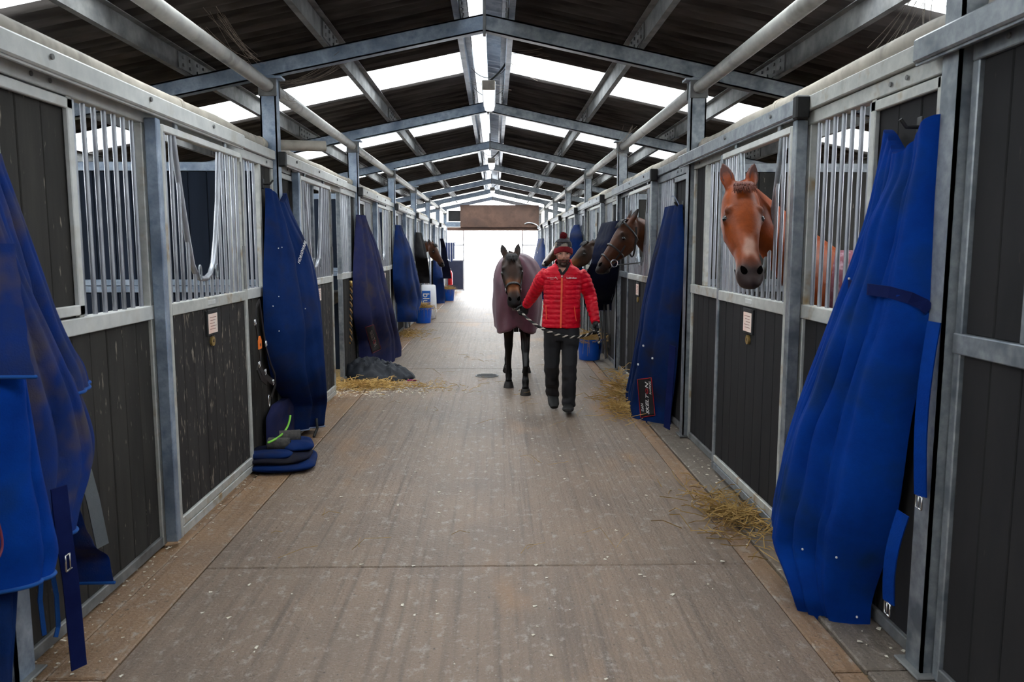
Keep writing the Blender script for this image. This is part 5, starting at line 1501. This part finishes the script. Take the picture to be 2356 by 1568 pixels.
# --- trousers
q = MB()
loft(q, [(P_(1291, 742, 7.81), .165, .115), (P_(1291, 765, 7.81), .170, .120), (P_(1291, 782, 7.81), .160, .115)], RX, 20)
for hp_, kn, an in ((hipR, knR, anR), (hipL, knL, anL)):
    b = an + Vector((0, .0, -.02))
    loft(q, [(hp_ + Vector((0, 0, .04)), .092, .108), (hp_.lerp(kn, .25), .092, .102), (hp_.lerp(kn, .7), .080, .088), (kn, .076, .082), (kn.lerp(an, .3), .074, .080), (kn.lerp(an, .75), .070, .076), (b, .068, .078)], RX, 18)
me = skin(q, 'trousers', .008, 3, off=man.location)
me.update(); nrm = [v.normal.copy() for v in me.vertices]
for v, n in zip(me.vertices, nrm):
    w = v.co + Vector(man.location); v.co += n * (.007 * noise.noise(Vector((w.x * 9, w.y * 9, w.z * 16))) + .004 * math.sin(w.z * 55 + 6 * noise.noise(w * 5)) * smooth01(-w.z, -.55, -.25))
link('trousers', me, trouser_m, man)
# --- boots
for (an, pitch, yaw) in ((anR, .55, .05), (anL, -.20, -.12)):
    q = MB()
    sole = []
    def bp(x, y, z): return Vector((x, y, z))
    loft(q, [((0, .02, .05), .046, .052), ((0, .01, .0), .045, .055), ((0, -.01, -.04), .043, .062)], (1, 0, 0), 14)
    loft(q, [((0, .075, -.045), .030, .030), ((0, .05, -.045), .040, .042), ((0, -.02, -.042), .043, .045), ((0, -.10, -.055), .050, .034), ((0, -.16, -.062), .048, .027), ((0, -.205, -.066), .032, .020)], (1, 0, 0), 14)
    q.v = [(x * 1.2, y * 1.15, z * 1.1) for x, y, z in q.v]
    M = Matrix.Translation(an) @ Matrix.Rotation(yaw, 4, 'Z') @ Matrix.Rotation(pitch, 4, 'X')
    q.v = [tuple(M @ Vector(v)) for v in q.v]
    low = min(v[2] for v in q.v); q.v = [(x, y, z - low) for x, y, z in q.v]
    bt = part(q, 'boot', boot_m, .007, 2)
# --- hat
q = MB()
def hsec(z, a, b, y=.006): return (hc(0, y, z), a, b)
loft(q, [hsec(.020, .088, .112, .004), hsec(.024, .094, .118, .004), hsec(.045, .095, .119, .005), hsec(.066, .093, .117, .006), hsec(.072, .088, .112, .006)], RX, 28)
off = [Vector(v) for v in q.v]
q.v = [tuple(head_c + tilt @ (lambda w: Vector((w.x, w.y, w.z - .028 * smooth01(abs(w.x), .03, .09) - .03 * smooth01(w.y, -.02, .08) * 1.0)))(ti @ (p - head_c))) for p in off]
part(q, 'hat_cuff', wool_red)
q = MB(); loft(q, [hsec(.045, .085, .109), hsec(.070, .085, .108, .008), hsec(.090, .081, .103, .010), hsec(.104, .076, .097, .010)], RX, 28); part(q, 'hat_patterned_band', wool_grey)
q = MB(); loft(q, [hsec(.102, .077, .098, .010), hsec(.120, .064, .082, .012), hsec(.134, .044, .056, .012), hsec(.142, .018, .024, .012)], RX, 28); part(q, 'hat_crown', wool_dark)
q = MB(); random.seed(11)
cb = hc(0, .012, .165)
for i in range(420):
    v = Vector((random.gauss(0, 1), random.gauss(0, 1), random.gauss(0, 1))).normalized(); r = random.uniform(.030, .042)
    q.tube([cb, cb + v * r], [.004, .0022], 4)
pb = part(q, 'hat_bobble', wool_red, smooth=False); pb['kind'] = 'stuff'
# --- gloves
for i, (w, d, n, s, cu) in enumerate(((wrR, wrR - elR.lerp(wrR, .5) + Vector((0, 0, -.04)), Vector((-.3, .2, -.6)), Vector((-.2, -.9, .3)), (.7, 1.1, 1.0)), (wrL, wrL - elL, Vector((-1, 0, 0)), Vector((0, -1, 0)), (.5, .8, .8)))):
    q = MB(); hand(q, w, d, n, s, 1.28, cu)
    dd = d.normalized(); loft(q, [(w - dd * .05, .038, .036), (w - dd * .01, .036, .032), (w + dd * .02, .036, .028)], s, 14)
    part(q, 'glove', glove_m, .0042, 2)
# --- black and white lead rope: halter ring -> right hand -> left hand -> loose end
gR = wrR + (wrR - elR).normalized() * .075 + Vector((-.01, -.02, -.03)); gL = wrL + (wrL - elL).normalized() * .085 + Vector((-.01, 0, 0))
A = [LEAD_START, LEAD_START + Vector((.05, -.05, -.12)), gR + Vector((-.06, .03, .06)), gR]
B = [gR, P_(1232, 756, 7.62), P_(1290, 782, 7.52), P_(1335, 784, 7.5), gL]
Cc = [gL, gL + Vector((.02, -.02, -.05)), gL + Vector((.05, -.02, -.02)), gL + Vector((.03, -.01, -.13))]
path = [bez(A, i / 30) for i in range(30)] + [bez(B, i / 90) for i in range(90)] + [bez(Cc, i / 30) for i in range(31)]
rp = thing('lead_rope', 'black and white lead rope running from the led horse through the hands of the man', 'rope', LEAD_START)
rw_, rb_ = mat('white_rope_strand', srgb(190, 180, 168), rough=.9), mat('black_rope_strand', srgb(24, 22, 22), rough=.9)
for j, (m_, nm) in enumerate(((rw_, 'white_strand'), (rb_, 'black_strand'), (rb_, 'black_strand'))):
    q = MB(); pts = []
    for i, p in enumerate(path):
        a = i * .75 + 2 * PI * j / 3
        pts.append(p + Vector((.35 * math.sin(a), .6 * math.sin(a), math.cos(a))) * .0075)
    q.tube(pts, .0085, 6); q.build(nm, m_, rp, smooth=True)
q = MB(); q.tube([LEAD_START + Vector((0, 0, .03)), LEAD_START + Vector((.005, -.005, -.05))], .010, 8); q.build('snap_hook', steel_m, rp, smooth=True)
# ================================================================== things standing on the floor
hay_m = mat('hay', srgb(166, 130, 70), srgb(204, 170, 104), rough=.9, scale=8)
hay_dk = mat('dark_straw', srgb(138, 108, 58), srgb(176, 142, 82), rough=.9, scale=8)
chip_m = mat('wood_shavings', srgb(206, 196, 176), srgb(226, 220, 206), rough=.9, scale=8)
blue_plastic = mat('blue_bucket_plastic', srgb(0, 84, 196), srgb(0, 96, 210), rough=.35, scale=5, spec=.5)
def straw(q, c, n, spread, h, L=(.06, .2), r=.0028, flat=.4):
    for i in range(n):
        a = random.uniform(0, 2 * PI); rr = abs(random.gauss(0, .5)); x = c[0] + spread[0] * rr * math.cos(a); y = c[1] + spread[1] * rr * math.sin(a)
        z = c[2] + max(0, h * (1 - rr) * random.random()) + .004
        b = random.uniform(0, 2 * PI); l = random.uniform(*L); dz = random.uniform(-.2, 1) * flat * l
        p0 = Vector((x, y, z)); p2 = p0 + Vector((math.cos(b) * l, math.sin(b) * l, dz)); p1 = p0.lerp(p2, .5) + Vector((random.gauss(0, .1) * l, random.gauss(0, .1) * l, abs(random.gauss(0, .12)) * l))
        p2.z = max(p2.z, c[2] + .003); p1.z = max(p1.z, c[2] + .003)
        q.tube([p0, p1, p2], r, 3, caps=False)
def bucket(label, loc, R, Hh, hay=True, grp='blue hay buckets'):
    t = thing('bucket', label, 'bucket', loc, grp); x, y, z = loc
    q = MB(); q.lathe([(R * .80, 0), (R * .82, .01), (R * .97, Hh - .03), (R * 1.04, Hh - .03), (R * 1.04, Hh), (R * .97, Hh), (R * .80, .03)], loc, 28); q.build('tub', blue_plastic, t, smooth=True, angle=35)
    for s in (-1, 1):
        pts = [(x + s * R * 1.0 + s * .03 * math.sin(PI * i / 8), y - .07 + .14 * i / 8, z + Hh - .015) for i in range(9)]
        q = MB(); q.tube(pts, .010, 6); q.build('handle', blue_plastic, t, smooth=True)
    if hay:
        random.seed(int(R * 1000)); q = MB(); straw(q, (x, y, z + Hh - .05), 420, (R * 1.3, R * 1.3), .14, (.08, .22), .0022, .5)
        for i in range(26):
            a = random.uniform(0, 2 * PI); p = Vector((x + R * math.cos(a), y + R * math.sin(a), z + Hh + .01)); L = random.uniform(.1, .3)
            q.tube([p - Vector((math.cos(a), math.sin(a), 0)) * .05, p + Vector((math.cos(a) * .05, math.sin(a) * .05, .02)), p + Vector((math.cos(a) * .09, math.sin(a) * .09, -L))], .0022, 3)
        o = q.build('hay', hay_m, t); o['kind'] = 'stuff'
    return t
p = at_z(1360, 830, 0); bucket('blue bucket overflowing with hay behind the man on the right', (p.x, p.y + .2, 0), .19, .31)
p = at_z(972, 744, 0); bucket('blue bucket with hay in front of the white sack on the left', (p.x, p.y + .2, 0), .20, .34)
p = at_z(1030, 692, 0); bucket('blue bucket heaped with hay, farthest down the left side', (p.x, p.y + .2, 0), .22, .36)
# white feed sack with blue panel
p = at_z(985, 738, 0); p.y += .55; p.x -= .03
t = thing('feed_sack', 'white plastic sack with a blue printed panel standing on the left', 'sack', (p.x, p.y, 0))
q = MB(); rows = []
for z, a, b in ((0, .13, .09), (.02, .17, .12), (.2, .185, .135), (.45, .18, .13), (.62, .175, .10), (.70, .17, .05), (.74, .16, .02), (.75, .13, .012)):
    row = []
    for k in range(28):
        an = 2 * PI * k / 28; c, s2 = math.cos(an), math.sin(an)
        row.append((p.x + a * math.copysign(abs(c) ** .6, c), p.y + b * math.copysign(abs(s2) ** .6, s2), z * 1.06))
    rows.append(row)
q.grid(rows, close=True); q.f.append(tuple(range(28))[::-1]); n0 = len(q.v); q.f.append(tuple(n0 - 28 + k for k in range(28)))
o = q.build('bag', white_plastic, t, smooth=True)
lab_m = mat('blue_print', srgb(16, 92, 180), rough=.6)
MB().bbox((p.x - .14, p.y - .139, .24), (p.x + .055, p.y - .128, .66), .002).build('printed_panel', lab_m, t)
text_at('blue', .21, (p.x - .05, p.y - .1405, .43), (0, 0, -1), (1, 0, 0), letter_m, t, ext=.0006)

# ---- folded rug with two rolled bandages on it, left floor
def slab_cloth(parent, c, sx, sy, z0, th, rot, m, seed, name='fold'):
    rows = []; n, k = 14, 40
    for i in range(n + 1):
        a = PI * i / n; zz = z0 + th / 2 - th / 2 * math.cos(a); w = max(.001, math.sin(a)) ** .35
        row = []
        for j in range(k):
            an = 2 * PI * j / k; cc, ss = math.cos(an), math.sin(an)
            cc = math.copysign(abs(cc) ** .55, cc); ss = math.copysign(abs(ss) ** .55, ss)
            f = (1 + .07 * noise.noise((cc * 1.5 + seed, ss * 1.5, i * .15)))
            x = sx * cc * w * f * .5; y = sy * ss * w * f * .5
            dz = .018 * noise.noise((x * 9 + seed, y * 9, seed)) * (i / n)
            row.append((c[0] + x * math.cos(rot) - y * math.sin(rot), c[1] + x * math.sin(rot) + y * math.cos(rot), max(.002, zz + dz)))
        rows.append(row)
    q = MB(); q.grid(rows, close=True); q.f.append(tuple(range(k))[::-1]); nn = len(q.v); q.f.append(tuple(nn - k + j for j in range(k)))
    return q.build(name, m, parent, smooth=True)
c = at_z(645, 1078, 0)
t = thing('folded_rug', 'folded navy quilted rug lying on the floor at the left with rolled bandages on top', 'horse rug', (c.x, c.y, 0))
slab_cloth(t, (c.x, c.y + .10), .50, .56, 0.0, .075, .12, navy_m, 1); slab_cloth(t, (c.x - .02, c.y + .09), .46, .50, .06, .065, .16, navy_dk, 4); slab_cloth(t, (c.x + .08, c.y + .20), .24, .36, .11, .06, .35, navy_m, 7); slab_cloth(t, (c.x - .06, c.y - .06), .34, .16, .10, .05, .05, navy_m, 9)
band_m = mat('grey_felt_bandage', srgb(58, 56, 55), srgb(84, 80, 76), rough=.95, scale=30, bump=.003, bscale=60)
for i, (x, y) in enumerate(((668, 1028), (652, 1040))):
    pp = at_y(x, y, c.y + .26 - .16 * i); zc = .185 if i == 0 else .165
    o = thing('bandage_roll', 'rolled grey felt bandage on the folded navy rug, %s one' % ('farther' if i == 0 else 'nearer'), 'bandage', (pp.x, pp.y, zc - .05), 'rolled bandages')
    ax = Vector((1, .25 - .3 * i, 0)).normalized(); q = MB()
    ct = Vector((pp.x - .03 * i, pp.y, zc)); q.tube([ct - ax * .08, ct - ax * .078, ct + ax * .078, ct + ax * .08], [.044, .05, .05, .044], 18); q.build('roll', band_m, o, smooth=True, angle=50)
    u = Vector((0, 0, 1)); w = ax.cross(u); q = MB()
    q.tube([ct + ax * .081 + (u * math.cos(a) + w * math.sin(a)) * (.006 + .0062 * a / 2.2) for a in [.4 * k for k in range(40)]], .002, 5); q.build('spiral_end', black_m, o)
# ---- crumpled dark rug in a heap
c0 = at_z(870, 878, 0)
t = thing('crumpled_rug', 'crumpled black rug heaped on straw below the quilted rug on the left', 'horse rug', (c0.x, c0.y, 0))
rows = []; n = 46
for i in range(n + 1):
    row = []
    for j in range(n + 1):
        u, v = 2 * i / n - 1, 2 * j / n - 1
        r = math.sqrt(u * u + v * v); m_ = max(0, 1 - r ** 2.2)
        x, y = u * .47, v * .36
        rg = (1 - abs(noise.noise((x * 7 + .6 * noise.noise((x * 5, y * 5, 2)), y * 6, 3)))) ** 2; r2_ = (1 - abs(noise.noise((x * 15, y * 12 + x * 5, 11)))) ** 2
        hgt = (.09 * (1 - .5 * u) + .13 * rg * (1 - .45 * u) + .05 * r2_) * m_ ** .55
        if r > 1: x *= 1 / r; y *= 1 / r
        row.append((c0.x - .04 + x, c0.y + .30 + y + .03 * noise.noise((x * 6, y * 6, 1)), max(.004, hgt)))
    rows.append(row)
q = MB(); q.grid(rows); q.build('cloth', mat('crumpled_black_cloth', srgb(16, 20, 28), srgb(26, 31, 42), rough=.7, scale=5, bump=.003, bscale=30), t, smooth=True)
q = MB(); q.tube([(c0.x + .36, c0.y + .02, .012), (c0.x + .42, c0.y + .0, .02), (c0.x + .47, c0.y + .03, .012)], .012, 6); q.build('pink_binding', mat('pink_binding', srgb(150, 50, 110), rough=.7), t, smooth=True)

# ---- loose hay, straw and shavings: nobody could count them
def stuffobj(q, nm, m, label, cat): o = q.build(nm, m); tag(o, label, cat, kind='stuff'); return o
random.seed(5)
q = MB(); c = at_z(840, 890, 0); straw(q, (c.x, c.y, 0), 900, (1.0, .42), .05, (.05, .18)); straw(q, (c.x - .55, c.y + .1, 0), 500, (.35, .5), .08, (.05, .18)); stuffobj(q, 'loose_hay', hay_m, 'loose hay spread around the crumpled rug on the left', 'hay')
q = MB(); c = at_z(1428, 945, 0); straw(q, (c.x, c.y, 0), 260, (.22, .6), .06, (.05, .2)); c = at_z(1425, 890, .15); straw(q, (c.x, c.y, 0), 260, (.16, .35), .34, (.1, .26)); stuffobj(q, 'loose_hay', hay_m, 'tuft of hay beside the patched navy rug on the right', 'hay')
q = MB(); c = at_z(1690, 1190, 0); straw(q, (c.x, c.y, 0), 420, (.34, .62), .03, (.05, .22)); stuffobj(q, 'loose_straw', hay_dk, 'thin straw scattered below the nearest right door', 'straw')
q = MB(); c = at_z(940, 770, 0); straw(q, (c.x, c.y, 0), 300, (.5, 1.2), .03, (.05, .16)); stuffobj(q, 'loose_hay', hay_m, 'thin hay scattered around the left sack', 'hay')
q = MB()
for i in range(40):
    y = random.uniform(2.6, 12); x = random.uniform(-1.3, 1.3); straw(q, (x, y, 0), random.choice((1, 1, 2, 4)), (.08, .08), .0, (.04, .22), .0015)
stuffobj(q, 'stray_straw', hay_dk, 'stray stalks scattered over the aisle floor', 'straw')
def chips(q, n, fx, s=(.006, .02)):
    for i in range(n):
        x, y, z = fx(); a = random.uniform(0, PI); l = random.uniform(*s); w = l * random.uniform(.35, .8)
        ca, sa = math.cos(a), math.sin(a); P = []
        for (u, v, dz) in ((-1, -1, 0), (1, -1, .2), (1, 1, 0), (-1, 1, .25)):
            P.append((x + ca * u * l - sa * v * w, y + sa * u * l + ca * v * w, z + .003 + dz * l))
        q.add(P + [(px_, py_, pz - .002) for px_, py_, pz in P], [(0, 1, 2, 3), (7, 6, 5, 4), (0, 4, 5, 1), (1, 5, 6, 2), (2, 6, 7, 3), (3, 7, 4, 0)])
q = MB()
chips(q, 300, lambda: (random.uniform(-1.4, 1.4), 2.4 + 12 * random.random() ** 1.3, 0), (.003, .012))
chips(q, 700, lambda: (-1.80 + abs(random.gauss(0, .12)), random.uniform(2.6, 12), 0), (.002, .008))
chips(q, 800, lambda: (at_z(850, 895, 0).x + random.gauss(0, .45), at_z(850, 895, 0).y + random.gauss(0, .25), 0), (.005, .016))
chips(q, 150, lambda: (1.76 - abs(random.gauss(0, .1)), random.uniform(2.6, 10), 0), (.003, .012))
stuffobj(q, 'wood_shavings', chip_m, 'pale wood shavings scattered on the aisle floor', 'shavings')

# ---- cobwebs and cable ends in the roof
def web(label, pts, seed, hang=.12):
    random.seed(seed); q = MB()
    for a, b, n in pts:
        a, b = Vector(a), Vector(b)
        for i in range(n):
            s0 = a + Vector((random.gauss(0, .03), random.gauss(0, .06), random.gauss(0, .02))); e0 = b + Vector((random.gauss(0, .04), random.gauss(0, .08), random.gauss(0, .03)))
            m_ = s0.lerp(e0, .5) - Vector((0, 0, hang * random.random()))
            q.tube([bez([s0, m_, e0], k / 6) for k in range(7)], random.uniform(.0008, .0018), 4, caps=False)
    o = q.build('cobweb', web_m); tag(o, label, 'cobweb', 'cobwebs in the roof', 'stuff')
web('dusty cobweb hanging above the big blue rug at the near right', [((2.35, 4.0, roof_z(2.4)), (1.86, 3.7, 2.54), 10), ((2.2, 3.9, roof_z(2.2)), (1.86, 3.3, 2.54), 6)], 1)
web('dusty cobweb under the first left rafter by its post', [((-1.72, 6.9, 3.05), (-1.2, 6.85, 3.25), 14), ((-1.72, 6.9, 2.95), (-1.72, 7.5, 3.06), 8)], 2, .2)
web('cobweb between the second right post and its strut', [((1.7, 10.55, 3.0), (1.75, 9.6, 3.1), 10), ((1.5, 10.6, 3.14), (1.74, 10.1, 2.8), 8)], 3)
web('cobweb strands beside the nearest strip light', [((.2, 8.6, 3.62), (.55, 8.9, 3.55), 10), ((.2, 8.3, 3.62), (.62, 8.2, 3.58), 8), ((-.2, 9.2, 3.5), (.2, 9.2, 3.5), 4)], 4, .05)
web('cobweb over the first left strut tube', [((-1.9, 5.9, 3.3), (-1.8, 6.4, 3.1), 14), ((-2.1, 6.1, 3.28), (-1.9, 6.6, 3.12), 8)], 5)

# ---- drain cover in the aisle and a manger in the open stall
p = at_z(1120, 864, 0)
t = thing('drain_cover', 'small round dark drain cover set in the aisle behind the led horse', 'drain cover', (p.x, p.y, 0))
q = MB(); q.lathe([(.15, 0), (.15, .006), (.135, .008)], (p.x, p.y, 0), 24); q.build('frame', galv_dark, t)
for i in range(-3, 4):
    w = math.sqrt(.13 ** 2 - (i * .035) ** 2); MB().box((p.x - w, p.y + i * .035 - .009, .006), (p.x + w, p.y + i * .035 + .009, .011)).build('bar', black_m, t)
p = at_y(760, 668, 10.3)
t = thing('manger', 'grey metal manger on the partition inside the open second left stall', 'manger', (p.x, 10.4, p.z))
q = MB(); rows = []
for r_, z_ in ((.12, -.20), (.20, -.16), (.26, -.04), (.27, 0), (.24, 0), (.18, -.13), (.10, -.17)):
    rows.append([(p.x - .12 + r_ * math.cos(a), 10.58 - r_ * abs(math.sin(a)) - .002, p.z + z_) for a in [PI * k / 16 for k in range(17)]])
q.grid(rows); q.build('bowl', galv_dark, t, smooth=True)
